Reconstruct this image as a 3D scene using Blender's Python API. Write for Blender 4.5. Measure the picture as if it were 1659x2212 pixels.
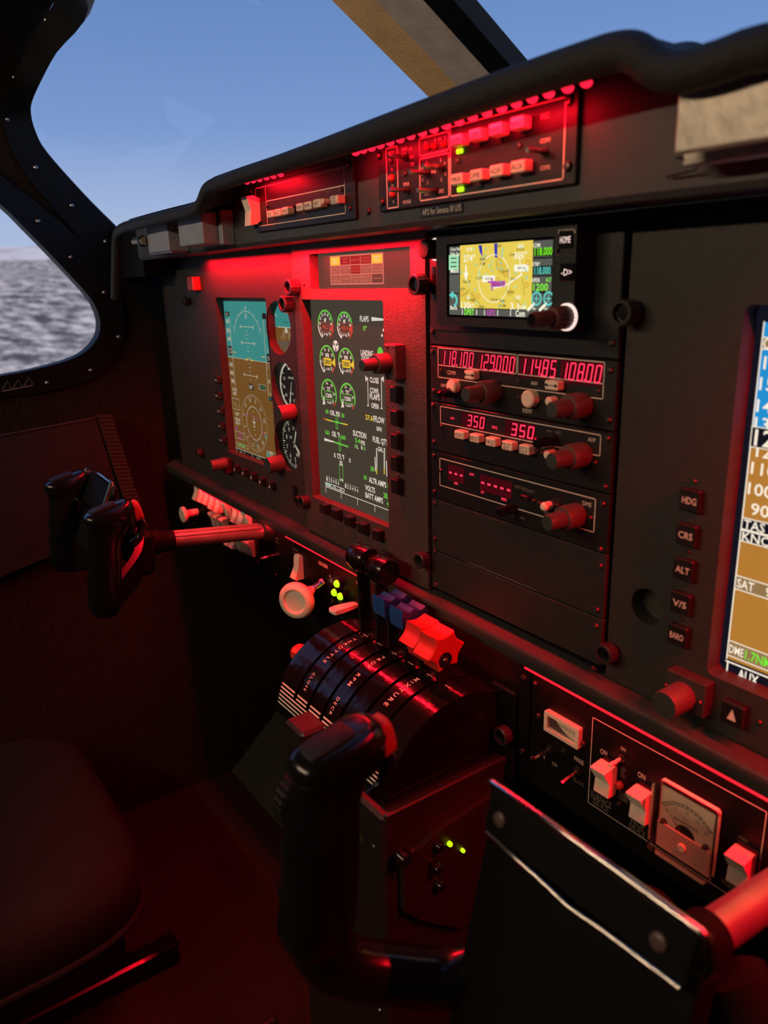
import bpy, math, random
from mathutils import Vector, Matrix
from mathutils.geometry import tessellate_polygon
random.seed(7)
S = bpy.context.scene
COL = S.collection
for o in list(bpy.data.objects): bpy.data.objects.remove(o)

# ------------------------------------------------------------------ camera
# world: X along the instrument panel (right), Y ahead through the panel, Z up; panel face is Y = 0
W, H, F = 1659.0, 2212.0, 1672.0
EX = Vector((0.57710314, 0.22187235, -0.78595459))   # world axes in camera space (right, down, ahead)
EY = Vector((0.81620645, -0.18916291, 0.54591613))
EZ = Vector((-0.02754977, -0.95655112, -0.29026016))
C = Vector((0.4637, -0.37, 0.7912))
cam_d = bpy.data.cameras.new('camera')
cam = bpy.data.objects.new('camera', cam_d); COL.objects.link(cam)
cam_d.sensor_fit = 'HORIZONTAL'; cam_d.sensor_width = 36.0; cam_d.lens = 36.0 * F / W
cam_d.clip_start = 0.01; cam_d.clip_end = 20000
cam.matrix_world = Matrix(((EX[0], -EX[1], -EX[2], C.x), (EY[0], -EY[1], -EY[2], C.y), (EZ[0], -EZ[1], -EZ[2], C.z), (0, 0, 0, 1)))
cam_d.dof.use_dof = True; cam_d.dof.focus_distance = 0.66; cam_d.dof.aperture_fstop = 11.0
S.camera = cam

# ------------------------------------------------------------------ view, sky, big lights
S.view_settings.view_transform = 'Standard'
try: S.view_settings.look = 'None'
except Exception: pass
S.view_settings.gamma = 1.0; S.view_settings.exposure = 0.0; S.view_settings.use_curve_mapping = False
wd = bpy.data.worlds.new('sky'); S.world = wd; wd.use_nodes = True
nt = wd.node_tree; nt.nodes.clear()
tc = nt.nodes.new('ShaderNodeTexCoord'); sp = nt.nodes.new('ShaderNodeSeparateXYZ'); cr = nt.nodes.new('ShaderNodeValToRGB')
bg = nt.nodes.new('ShaderNodeBackground'); wo = nt.nodes.new('ShaderNodeOutputWorld')
nt.links.new(tc.outputs['Generated'], sp.inputs[0]); nt.links.new(sp.outputs['Z'], cr.inputs[0])
nt.links.new(cr.outputs[0], bg.inputs[0]); nt.links.new(bg.outputs[0], wo.inputs[0])
els = cr.color_ramp.elements
els[0].position = 0.0; els[0].color = (.46, .56, .75, 1)
els[1].position = 1.0; els[1].color = (.07, .14, .36, 1)
for p, c in ((.07, (.40, .51, .76, 1)), (.17, (.21, .35, .69, 1)), (.30, (.145, .27, .58, 1)), (.48, (.105, .20, .47, 1))):
    e = els.new(p); e.color = c
bg.inputs[1].default_value = .95

def area(name, loc, target, sx, sy, power, color, spread=180):
    l = bpy.data.lights.new(name, 'AREA'); l.shape = 'RECTANGLE'; l.size = sx; l.size_y = sy
    l.energy = power; l.color = color; l.spread = math.radians(spread)
    o = bpy.data.objects.new(name, l); COL.objects.link(o); o.location = loc
    o.rotation_euler = (Vector(target) - Vector(loc)).to_track_quat('-Z', 'Y').to_euler()
    return o
def strip(name, x0, x1, y, z, ty, tz, wid, power, spread=180, color=(1, .004, .016)):
    """a run of red LEDs: long thin area light along X at (y,z) shining towards (ty,tz)"""
    l = bpy.data.lights.new(name, 'AREA'); l.shape = 'RECTANGLE'; l.size = x1 - x0; l.size_y = wid
    l.energy = power; l.color = color; l.spread = math.radians(spread)
    o = bpy.data.objects.new(name, l); COL.objects.link(o)
    o.visible_camera = False
    n = Vector((0, ty, tz)).normalized(); zx = -n; xx = Vector((1, 0, 0)); yy = zx.cross(xx)
    o.matrix_world = Matrix(((xx.x, yy.x, zx.x, (x0 + x1) / 2), (xx.y, yy.y, zx.y, y), (xx.z, yy.z, zx.z, z), (0, 0, 0, 1)))
    return o
YU = -.045
strip('led_light_coaming_long', -.01, .175, -.0600, .8700, .50, -1, .004, .17)
strip('led_light_coaming_short', -.170, -.110, -.0600, .8672, .50, -1, .004, .05)
strip('led_light_lip_pilot', -.405, -.215, -.011, .8165, .22, -1, .004, .85, 150)
strip('led_light_lip_engine', -.205, -.005, -.022, .8165, .30, -1, .004, 2.1, 150)
strip('led_light_lip_copilot', .36, .60, -.030, .8165, .45, -1, .004, 4.6, 150)
strip('led_light_ledge_left', -.49, -.215, -.0062, .5290, .10, -1, .003, .08, 150)
strip('led_light_ledge_centre', -.205, .095, -.0062, .5240, .10, -1, .003, .07, 150)
strip('led_light_ledge_right', .115, .50, -.0062, .5178, .10, -1, .003, .10, 150)
sun_l = bpy.data.lights.new('sun', 'SUN'); sun_l.energy = 2.3; sun_l.color = (1, .86, .72); sun_l.angle = .01
sun_o = bpy.data.objects.new('sun', sun_l); COL.objects.link(sun_o); sun_o.rotation_euler = Vector((-.60, .55, -.58)).to_track_quat('-Z', 'Y').to_euler()
area('cabin_lamp', (.02, -1.045, 1.113), (.05, 0, .66), 1.0, .035, 7.6, (1, .73, .48))

# ------------------------------------------------------------------ helpers
def ray(px, py):
    a = Vector((px - W / 2, py - H / 2, F)); return Vector((EX.dot(a), EY.dot(a), EZ.dot(a)))
def at(px, py, Y=0.0):
    d = ray(px, py); return C + d * ((Y - C.y) / d.y)
def atX(px, py, X):
    d = ray(px, py); return C + d * ((X - C.x) / d.x)
def atZ(px, py, Z):
    d = ray(px, py); return C + d * ((Z - C.z) / d.z)
def V(*a): return Vector(a)

M = {}
def mat(name, col, rough=.5, metal=0.0, bump=0.0, bscale=400, vary=.12, vscale=60, emit=None, estr=1.0, spec=.5, coat=0, mix2=None, alpha=None):
    m = bpy.data.materials.new(name); m.use_nodes = True; t = m.node_tree; t.nodes.clear()
    out = t.nodes.new('ShaderNodeOutputMaterial'); b = t.nodes.new('ShaderNodeBsdfPrincipled')
    t.links.new(b.outputs[0], out.inputs[0])
    tcn = t.nodes.new('ShaderNodeTexCoord'); n = t.nodes.new('ShaderNodeTexNoise'); n.inputs['Scale'].default_value = vscale; n.inputs['Detail'].default_value = 4
    t.links.new(tcn.outputs['Object'], n.inputs['Vector'])
    r = t.nodes.new('ShaderNodeValToRGB'); t.links.new(n.outputs[0], r.inputs[0])
    c2 = mix2 or tuple(min(1, c * (1 + vary)) for c in col); c1 = tuple(c * (1 - vary) for c in col)
    r.color_ramp.elements[0].position = .3; r.color_ramp.elements[1].position = .7
    r.color_ramp.elements[0].color = (*c1, 1); r.color_ramp.elements[1].color = (*c2, 1)
    t.links.new(r.outputs[0], b.inputs['Base Color'])
    b.inputs['Roughness'].default_value = rough; b.inputs['Metallic'].default_value = metal
    b.inputs['Specular IOR Level'].default_value = spec; b.inputs['Coat Weight'].default_value = coat; b.inputs['Coat Roughness'].default_value = .06
    if emit:
        b.inputs['Emission Color'].default_value = (*emit, 1); b.inputs['Emission Strength'].default_value = estr
    if bump:
        n2 = t.nodes.new('ShaderNodeTexNoise'); n2.inputs['Scale'].default_value = bscale; n2.inputs['Detail'].default_value = 3
        t.links.new(tcn.outputs['Object'], n2.inputs['Vector'])
        bm = t.nodes.new('ShaderNodeBump'); bm.inputs['Strength'].default_value = bump; bm.inputs['Distance'].default_value = .001
        t.links.new(n2.outputs[0], bm.inputs['Height']); t.links.new(bm.outputs[0], b.inputs['Normal'])
    M[name] = m; return m
def emi(name, col, s=1.0):
    """a lit print on a display"""
    return mat(name, tuple(c * .05 for c in col), .4, vary=.03, emit=col, estr=s, spec=.08)

mat('coaming', (.062, .063, .066), .5, bump=.3, bscale=900, spec=.3)
mat('panel', (.036, .033, .030), .52, spec=.3, bump=.35, bscale=900, vary=.10, vscale=160)
mat('engine_plate', (.060, .047, .041), .50, bump=.45, bscale=700, vary=.16, vscale=220)
mat('rack_plate', (.0075, .007, .0066), .46, bump=.15, bscale=900)
mat('blank_plate', (.021, .0205, .0175), .50, bump=.15, bscale=900)
mat('sub_plate', (.005, .0048, .0045), .45, spec=.25, bump=.12, bscale=900)
mat('frame_black', (.006, .006, .006), .5, spec=.22)
mat('gloss_black', (.006, .006, .0065), .20, coat=.15)
mat('drum_black', (.006, .0055, .0055), .13, bump=.5, bscale=70, coat=.3)
mat('matte_black', (.0045, .0042, .004), .6, bump=.2, bscale=500, spec=.15)
mat('soft_black', (.0055, .0052, .005), .55, bump=.3, bscale=500)
mat('leather', (.0085, .0078, .0072), .55, bump=.9, bscale=1100, spec=.45)
mat('knob', (.10, .060, .056), .42)
mat('thumb', (.028, .022, .021), .36)
mat('knob_cap', (.036, .036, .029), .6)
mat('key', (.009, .008, .008), .42)
mat('cream', (.95, .78, .61), .45, vary=.05)
mat('white_plastic', (.92, .78, .62), .38, vary=.05)
mat('screw', (.12, .105, .095), .30, metal=.85)
mat('chrome', (.70, .66, .62), .13, metal=1.0)
mat('steel', (.42, .40, .38), .3, metal=1.0)
mat('alu', (.52, .47, .40), .52, metal=.55, bump=.5, bscale=160, vary=.2, vscale=70)
mat('greybox', (.26, .29, .34), .55, bump=.3, bscale=700)  # bluish tint puts the daylight on these boxes into the colour
mat('brass', (.42, .33, .20), .35, metal=1.0)
mat('ink', (.85, .72, .60), .6, vary=.04)
mat('ink_dim', (.22, .19, .16), .6, vary=.04)
mat('ink_dark', (.03, .025, .022), .6)
mat('felt', (.024, .015, .0105), .95, bump=1.0, bscale=700, vary=.45, vscale=260, spec=.1)
mat('felt_dark', (.010, .0085, .008), .95, bump=1.0, bscale=600, vary=.4, vscale=240, spec=.1)
mat('vinyl', (.024, .020, .023), .50, bump=.5, bscale=320)
mat('webbing', (.045, .025, .014), .8, bump=.8, bscale=400)
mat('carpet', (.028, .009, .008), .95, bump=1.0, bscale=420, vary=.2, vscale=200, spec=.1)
mat('carpet_olive', (.036, .033, .024), .95, bump=1.0, bscale=420, vary=.2, vscale=200, spec=.1)
mat('seat', (.0042, .0034, .0032), .85, bump=.6, bscale=260, vary=.3)
mat('pillar', (.88, .60, .32), .7, bump=.3, bscale=300)
mat('pillar_grey', (.66, .60, .60), .6, bump=.2, bscale=300)
mat('pedestal', (.018, .014, .0125), .40, bump=.2, bscale=500)
mat('blue_knob', (.02, .07, .26), .35)
mat('red_knob', (.62, .035, .025), .38)
mat('red_plastic', (.50, .05, .04), .4)
mat('meter_face', (.80, .68, .52), .6, vary=.03)
mat('tape', (.010, .009, .009), .4)
mat('led_red', (.3, .01, .02), .3, emit=(1, .012, .045), estr=1.6)
mat('led_line', (.3, .01, .02), .3, emit=(1, .015, .032), estr=1.1)
mat('led_green', (.1, .3, .02), .3, emit=(.36, 1.0, .0), estr=1.3)
mat('led_lime', (.1, .3, .02), .3, emit=(.50, .85, .01), estr=1.2)
mat('seg_red', (.2, .01, .02), .3, emit=(1, .03, .08), estr=1.7)
mat('seg_off', (.05, .006, .008), .3, emit=(.07, .001, .005), estr=.9)
mat('seg_window', (.02, .006, .006), .2, emit=(.045, .001, .004), estr=.8)
mat('ring_white', (.6, .55, .5), .4, emit=(1, .75, .68), estr=1.0)
# display inks
emi('d_sky', (.036, .225, .205)); emi('d_brown', (.150, .070, .016)); emi('d_line', (.45, .43, .32)); emi('d_black', (.012, .009, .008))
emi('d_yel', (.62, .42, .03)); emi('d_mag', (.34, .025, .20)); emi('d_grn', (.05, .33, .08)); emi('d_cyan', (.03, .30, .26)); emi('d_gry', (.10, .08, .05))
emi('e_bg', (.052, .043, .030)); emi('e_wht', (.68, .62, .52)); emi('e_grn', (.12, .56, .05)); emi('e_red', (.45, .05, .025)); emi('e_yel', (.68, .50, .03)); emi('e_teal', (.03, .32, .30)); emi('e_dim', (.25, .2, .15)); emi('e_dred', (.10, .014, .011)); emi('e_tan', (.14, .085, .055)); emi('e_tan2', (.26, .17, .12)); emi('e_ltred', (.32, .09, .06))
emi('g_yel', (.80, .61, .09)); emi('g_yel2', (.72, .52, .06)); emi('g_wht', (.95, .92, .74)); emi('g_blk', (.006, .006, .006)); emi('g_gry', (.10, .10, .088)); emi('g_grn', (.22, .92, .03)); emi('g_cyan', (.12, .62, .55)); emi('g_mag', (.50, .06, .42)); emi('g_blue', (.03, .035, .45)); emi('g_drk', (.11, .09, .02)); emi('g_org', (.66, .25, .02)); emi('g_mint', (.35, .75, .45))
emi('r_sky', (.015, .27, .62)); emi('r_brown', (.43, .19, .032)); emi('r_wht', (.95, .86, .70)); emi('r_blk', (.006, .006, .012)); emi('r_gry', (.38, .31, .20)); emi('r_grn', (.16, .85, .03)); emi('r_mag', (.75, .02, .5)); emi('r_tan', (.28, .17, .07))

class MB:
    def __init__(s): s.v = []; s.f = []; s.fm = []; s.ms = []; s.T = None
    def mi(s, m):
        m = M[m]
        if m not in s.ms: s.ms.append(m)
        return s.ms.index(m)
    def add(s, vs, fs, m):
        b = len(s.v); i = s.mi(m)
        s.v += [tuple(s.T @ Vector(p)) if s.T else tuple(p) for p in vs]
        for f in fs: s.f.append([b + k for k in f]); s.fm.append(i)
    def box(s, x0, x1, y0, y1, z0, z1, m, ch=0.0):
        if ch <= 0:
            vs = [(x, y, z) for x in (x0, x1) for y in (y0, y1) for z in (z0, z1)]
            s.add(vs, [(0, 1, 3, 2), (4, 6, 7, 5), (0, 4, 5, 1), (2, 3, 7, 6), (0, 2, 6, 4), (1, 5, 7, 3)], m); return
        ch = min(ch, abs(x1 - x0) * .45, abs(y1 - y0) * .45, abs(z1 - z0) * .45)
        cs = [(i, j, k) for i in (0, 1) for j in (0, 1) for k in (0, 1)]; vs = []; ix = {}
        X = (min(x0, x1), max(x0, x1)); Y = (min(y0, y1), max(y0, y1)); Z = (min(z0, z1), max(z0, z1))
        for c in cs:
            f = [X[c[0]], Y[c[1]], Z[c[2]]]; n = [f[a] + (ch if c[a] == 0 else -ch) for a in range(3)]
            for a in range(3):
                ix[c, a] = len(vs); vs.append(tuple(f[q] if q == a else n[q] for q in range(3)))
        fs = []
        for a in range(3):
            b, d = (a + 1) % 3, (a + 2) % 3
            for sgn in (0, 1):
                q = []
                for (u, w) in ((0, 0), (1, 0), (1, 1), (0, 1)):
                    c = [0, 0, 0]; c[a] = sgn; c[b] = u; c[d] = w; q.append(ix[tuple(c), a])
                fs.append(q if sgn else q[::-1])
            for u in (0, 1):
                for w in (0, 1):
                    c0 = [0, 0, 0]; c0[b] = u; c0[d] = w; c1 = list(c0); c1[a] = 1; c0 = tuple(c0); c1 = tuple(c1)
                    q = [ix[c0, b], ix[c1, b], ix[c1, d], ix[c0, d]]
                    fs.append(q if (u ^ w) else q[::-1])
        for c in cs:
            q = [ix[c, 0], ix[c, 1], ix[c, 2]]; fs.append(q if (sum(c) % 2) else q[::-1])
        s.add(vs, fs, m)
    def lathe(s, o, d, prof, m, n=20, flute=0, fd=0.0, m2=None, a0=0.0):
        """prof: (distance along d, radius); m2 = material of the last cap"""
        o = Vector(o); d = Vector(d).normalized(); u = d.orthogonal().normalized(); w = d.cross(u)
        if abs(d.y) > .9: u = Vector((1, 0, 0)); u = (u - d * u.dot(d)).normalized(); w = d.cross(u)
        vs = []; fs = []
        for (t, r) in prof:
            for k in range(n):
                a = 2 * math.pi * k / n + a0; rr = r
                if flute and r > 1e-5 and k % 2: rr = r - fd
                vs.append(o + d * t + (u * math.cos(a) + w * math.sin(a)) * rr)
        for i in range(len(prof) - 1):
            for k in range(n):
                a = i * n + k; b = i * n + (k + 1) % n; fs.append((a, b, b + n, a + n))
        s.add(vs, fs, m)
        e = (len(prof) - 1) * n
        s.add(vs[e:], [tuple(range(n))], m2 or m); s.add(vs[:n], [tuple(range(n))[::-1]], m)
    def tube(s, path, r, m, n=10, caps=True, flat=None, up=None):
        path = [Vector(p) for p in path]; k = len(path); rs = r if isinstance(r, (list, tuple)) else [r] * k
        rings = []; nrm = None
        for i, p in enumerate(path):
            t = (path[min(i + 1, k - 1)] - path[max(i - 1, 0)]).normalized()
            if nrm is None:
                nrm = Vector(up) if up else t.orthogonal()
            nrm = (nrm - t * nrm.dot(t)).normalized()
            b = t.cross(nrm)
            rings.append([p + (nrm * math.cos(2 * math.pi * q / n) + b * math.sin(2 * math.pi * q / n) * (flat or 1)) * rs[i] for q in range(n)])
        s.loft(rings, m, caps)
    def loft(s, rings, m, caps=True):
        n = len(rings[0]); vs = [p for r in rings for p in r]; fs = []
        for i in range(len(rings) - 1):
            for k in range(n):
                a = i * n + k; b = i * n + (k + 1) % n; fs.append((a, b, b + n, a + n))
        if caps: fs.append(tuple(range(n))[::-1]); fs.append(tuple(range((len(rings) - 1) * n, len(rings) * n)))
        s.add(vs, fs, m)
    def strip(s, A, B, m):
        n = len(A); s.add(list(A) + list(B), [(i, i + 1, n + i + 1, n + i) for i in range(n - 1)], m)
    def prismx(s, prof, x0, x1, m, zf=None):
        """profile of (y,z) points pushed along X; zf(x) shifts z"""
        zf = zf or (lambda x: 0)
        n = len(prof); vs = [(x, y, z + zf(x)) for x in (x0, x1) for (y, z) in prof]
        fs = [(i, (i + 1) % n, n + (i + 1) % n, n + i) for i in range(n)] + [tuple(range(n))[::-1], tuple(range(n, 2 * n))]
        s.add(vs, fs, m)
    def prismy(s, poly, y0, y1, m):
        n = len(poly); vs = [(x, y, z) for y in (y0, y1) for (x, z) in poly]
        s.add(vs, [(i, (i + 1) % n, n + (i + 1) % n, n + i) for i in range(n)] + [tuple(range(n)), tuple(range(n, 2 * n))[::-1]], m)
    def plate(s, outer, holes, y0, y1, m, mw=None):
        """sheet with holes in the XZ plane, front y0, back y1"""
        loops = [outer] + holes; pts = [p for l in loops for p in l]
        tri = tessellate_polygon([[Vector((x, z, 0)) for x, z in l] for l in loops])
        n = len(pts); vs = [(x, y0, z) for x, z in pts] + [(x, y1, z) for x, z in pts]
        s.add(vs, [tuple(t) for t in tri] + [tuple(n + q for q in t[::-1]) for t in tri], m)
        b = 0
        for l in loops:
            k = len(l); fs = [(b + i, b + (i + 1) % k, n + b + (i + 1) % k, n + b + i) for i in range(k)]; s.add(vs, fs, mw or m); b += k
    # ---- flat print on a panel plane
    def rect(s, x0, x1, z0, z1, Y, m): s.add([(x0, Y, z0), (x1, Y, z0), (x1, Y, z1), (x0, Y, z1)], [(0, 1, 2, 3)], m)
    def poly(s, pts, Y, m): s.add([(x, Y, z) for x, z in pts], [tuple(range(len(pts)))], m)
    def line(s, a, b, w, Y, m):
        d = Vector((b[0] - a[0], b[1] - a[1]));
        if d.length < 1e-9: return
        d.normalize(); n = Vector((-d.y, d.x)) * w / 2; e = d * w / 2
        s.poly([(a[0] - n.x - e.x, a[1] - n.y - e.y), (b[0] - n.x + e.x, b[1] - n.y + e.y), (b[0] + n.x + e.x, b[1] + n.y + e.y), (a[0] + n.x - e.x, a[1] + n.y - e.y)], Y, m)
    def frame(s, x0, x1, z0, z1, w, Y, m):
        for a, b in (((x0, z0), (x1, z0)), ((x1, z0), (x1, z1)), ((x1, z1), (x0, z1)), ((x0, z1), (x0, z0))): s.line(a, b, w, Y, m)
    def arc(s, c, r, a0, a1, w, Y, m, n=24, rz=None):
        rz = rz or r; A = []; B = []
        for i in range(n + 1):
            a = math.radians(a0 + (a1 - a0) * i / n); ca, sa = math.cos(a), math.sin(a)
            A.append((c[0] + (r - w / 2) * ca, Y, c[1] + (rz - w / 2) * sa)); B.append((c[0] + (r + w / 2) * ca, Y, c[1] + (rz + w / 2) * sa))
        s.strip(A, B, m)
    def disc(s, c, r, Y, m, n=20, rz=None):
        rz = rz or r; s.poly([(c[0] + r * math.cos(2 * math.pi * i / n), c[1] + rz * math.sin(2 * math.pi * i / n)) for i in range(n)], Y, m)
    def text(s, t, x, z, Y, h, m, w=None, al='C', bold=0.0, rot=0.0):
        vs, fs, (x0, x1) = glyph(t, bold); sc = h / .70; sx = sc
        if w: sx = w / max(1e-6, x1 - x0)
        off = {'C': -(x0 + x1) / 2, 'L': -x0, 'R': -x1}[al]; c, q = math.cos(rot), math.sin(rot); out = []
        for (a, b) in vs:
            u = (a + off) * sx; v_ = (b - .35) * sc; out.append((x + u * c - v_ * q, Y, z + u * q + v_ * c))
        s.add(out, fs, m)
    def build(s, name, parent=None, smooth=35, kind=None):
        me = bpy.data.meshes.new(name); me.from_pydata(s.v, [], s.f)
        for m in s.ms: me.materials.append(m)
        me.polygons.foreach_set('material_index', s.fm)
        if smooth:
            me.polygons.foreach_set('use_smooth', [True] * len(me.polygons)); me.update()
            me.set_sharp_from_angle(angle=math.radians(smooth))
        me.update()
        o = bpy.data.objects.new(name, me); COL.objects.link(o)
        if parent: adopt(o, parent)
        if kind: o['kind'] = kind
        return o
def adopt(o, parent):
    o.parent = parent; o.matrix_parent_inverse = Matrix.Translation(-Vector(parent['_p']) if '_p' in parent else Vector())
GL = {}
def glyph(t, bold=0.0):
    k = (t, bold)
    if k not in GL:
        cu = bpy.data.curves.new('t', 'FONT'); cu.body = t; cu.size = 1; cu.resolution_u = 2; cu.offset = bold
        o = bpy.data.objects.new('t', cu); me = bpy.data.meshes.new_from_object(o)
        vs = [(v.co.x, v.co.y) for v in me.vertices]; fs = [tuple(p.vertices) for p in me.polygons]
        xs = [v[0] for v in vs] or [0, 1]
        GL[k] = (vs, fs, (min(xs), max(xs)))
        bpy.data.objects.remove(o); bpy.data.curves.remove(cu); bpy.data.meshes.remove(me)
    return GL[k]
def thing(name, label, cat, loc, group=None):
    o = bpy.data.objects.new(name, None); COL.objects.link(o); o.location = loc; o.empty_display_size = .02
    o['label'] = label; o['category'] = cat; o['_p'] = list(loc)
    if group: o['group'] = group
    return o
def tag(o, label, cat, group=None):
    o['label'] = label; o['category'] = cat
    if group: o['group'] = group
    return o
def part(name, parent, fn, *a, **k):
    sm = k.pop('smooth', 35); mb = MB(); fn(mb, *a, **k); return mb.build(name, parent, sm)
MESH = {}
def stamp(key, name, loc, parent, make, rot=None, label=None):
    """a part sharing mesh data with its look-alikes, placed at loc"""
    if key not in MESH:
        mb = MB(); make(mb); o = mb.build(name); MESH[key] = o.data; bpy.data.objects.remove(o)
    o = bpy.data.objects.new(name, MESH[key]); COL.objects.link(o)
    o.parent = parent
    p = Vector(parent['_p']) if (parent is not None and '_p' in parent) else Vector()
    o.location = Vector(loc) - p
    o['_p'] = list(loc)
    if rot: o.rotation_euler = rot
    if label: o['label'] = label
    return o
def mk_screw(r):
    def f(mb):
        mb.lathe((0, 0, 0), (0, -1, 0), [(0, r), (r * .35, r), (r * .75, r * .72), (r * .8, r * .45)], 'screw', 12, m2='ink_dark')
    return f
def screw(parent, px, py, Y, r=.0021):
    return stamp(('screw', r), 'screw', at(px, py, Y), parent, mk_screw(r))
def T(mb, t, px, py, hpx, Y, m, wpx=None, al='C', bold=0.0):
    """lettering whose middle sits where the photo shows it on plane Y"""
    p = at(px, py, Y); h = (at(px, py - hpx / 2, Y).z - at(px, py + hpx / 2, Y).z)
    w = abs(at(px + wpx / 2, py, Y).x - at(px - wpx / 2, py, Y).x) if wpx else None
    mb.text(t, p.x, p.z, Y, abs(h), m, w, al, bold)
def RC(tl, br, Y): a = at(*tl, Y); b = at(*br, Y); return a.x, b.x, b.z, a.z
def FR(mb, tl, br, w, Y, m): mb.frame(*RC(tl, br, Y), w, Y, m)
def LN(mb, a, b, w, Y, m): a = at(*a, Y); b = at(*b, Y); mb.line((a.x, a.z), (b.x, b.z), w, Y, m)
def loop_rect(x0, x1, z0, z1, r=0.0, n=3):
    if r <= 0: return [(x0, z0), (x1, z0), (x1, z1), (x0, z1)]
    o = []
    for cx, cz, a in ((x0 + r, z0 + r, 180), (x1 - r, z0 + r, 270), (x1 - r, z1 - r, 0), (x0 + r, z1 - r, 90)):
        for i in range(n + 1):
            q = math.radians(a + 90 * i / n); o.append((cx + r * math.cos(q), cz + r * math.sin(q)))
    return o
def loop_circ(x, z, r, n=28): return [(x + r * math.cos(2 * math.pi * i / n), z + r * math.sin(2 * math.pi * i / n)) for i in range(n)]

# ------------------------------------------------------------------ outside: hills beyond the windows
def mk_glass():
    m = bpy.data.materials.new('glass'); m.use_nodes = True; t = m.node_tree; t.nodes.clear()
    out = t.nodes.new('ShaderNodeOutputMaterial'); mx = t.nodes.new('ShaderNodeMixShader'); tr = t.nodes.new('ShaderNodeBsdfTransparent'); gl = t.nodes.new('ShaderNodeBsdfGlossy')
    lw = t.nodes.new('ShaderNodeFresnel'); lw.inputs[0].default_value = 1.35; gl.inputs['Roughness'].default_value = .02
    mm = t.nodes.new('ShaderNodeMath'); mm.operation = 'MULTIPLY'; mm.inputs[1].default_value = .05; t.links.new(lw.outputs[0], mm.inputs[0]); t.links.new(mm.outputs[0], mx.inputs[0]); t.links.new(tr.outputs[0], mx.inputs[1]); t.links.new(gl.outputs[0], mx.inputs[2]); t.links.new(mx.outputs[0], out.inputs[0])
    M['glass'] = m
mk_glass()
def ground_mat():
    m = bpy.data.materials.new('scrubland'); m.use_nodes = True; t = m.node_tree; b = t.nodes['Principled BSDF']
    tcn = t.nodes.new('ShaderNodeTexCoord'); mp = t.nodes.new('ShaderNodeMapping'); mp.inputs['Scale'].default_value = (.0065, .016, .01); mp.inputs['Rotation'].default_value = (0, 0, .25)
    n = t.nodes.new('ShaderNodeTexNoise'); n.inputs['Scale'].default_value = 2.2; n.inputs['Detail'].default_value = 6; n.inputs['Roughness'].default_value = .74
    r = t.nodes.new('ShaderNodeValToRGB'); e = r.color_ramp.elements
    e[0].position = .41; e[0].color = (.13, .12, .12, 1); e[1].position = .60; e[1].color = (1, .90, .80, 1)
    k = e.new(.47); k.color = (.36, .33, .31, 1); k = e.new(.53); k.color = (.62, .56, .50, 1)
    t.links.new(tcn.outputs['Object'], mp.inputs[0]); t.links.new(mp.outputs[0], n.inputs['Vector']); t.links.new(n.outputs[0], r.inputs[0]); t.links.new(r.outputs[0], b.inputs['Base Color'])
    b.inputs['Roughness'].default_value = .95; b.inputs['Specular IOR Level'].default_value = .1; M['scrubland'] = m
ground_mat()
mat('far_hills', (.86, .78, .76), .95, vary=.25, vscale=.004, spec=.05)  # pale tone puts distance haze into the colour
def terrain(name, ds, zs, amp, material, label, cat):
    mb = MB(); na = 90; vs = []; fs = []; rnd = random.Random(3)
    ph = [(rnd.uniform(2, 40), rnd.uniform(0, 6.28), rnd.uniform(.3, 1)) for _ in range(14)]
    for i, (d, z) in enumerate(zip(ds, zs)):
        for k in range(na):
            a = math.radians(95 + 170 * k / (na - 1)); q = sum(w * math.sin(f * a + p + i * .7) / (f ** .6) for f, p, w in ph)
            vs.append((math.cos(a) * d, math.sin(a) * d, z + q * amp * (i / len(ds) + .1)))
    for i in range(len(ds) - 1):
        for k in range(na - 1):
            a = i * na + k; fs.append((a, a + 1, a + na + 1, a + na))
    mb.add(vs, fs, material); o = mb.build(name, None, 60); o['label'] = label; o['category'] = cat; o['kind'] = 'structure'; return o
N = 22
ds = [300 + 5200 * (i / N) ** 1.6 for i in range(N + 1)]
terrain('ground', ds, [-100 + 255 * (i / N) ** 1.3 for i in range(N + 1)], 26, 'scrubland', 'grey brown scrubland seen through the side window', 'ground')
terrain('far_hill_ridge', [5600, 6600, 7800], [120, 285, 330], 40, 'far_hills', 'hills coloured pale in place of haze along the horizon beyond the scrubland', 'hills')

# ------------------------------------------------------------------ cabin shell
def structure(o, label=None):
    o['kind'] = 'structure'
    if label: o['label'] = label
    return o
XW = -.62
E3 = [V(XW, .10, .74), V(XW, .03, .80), atX(250, 490, XW), atX(180, 420, XW), atX(100, 330, XW), atX(75, 285, XW), atX(65, 245, XW + .003), atX(70, 215, XW + .01), atX(95, 160, -.57), atX(130, 100, -.51), atX(205, 0, -.42), V(-.30, -.150, 1.075), V(-.17, -.185, 1.095), V(-.075, -.20, 1.10)]
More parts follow.
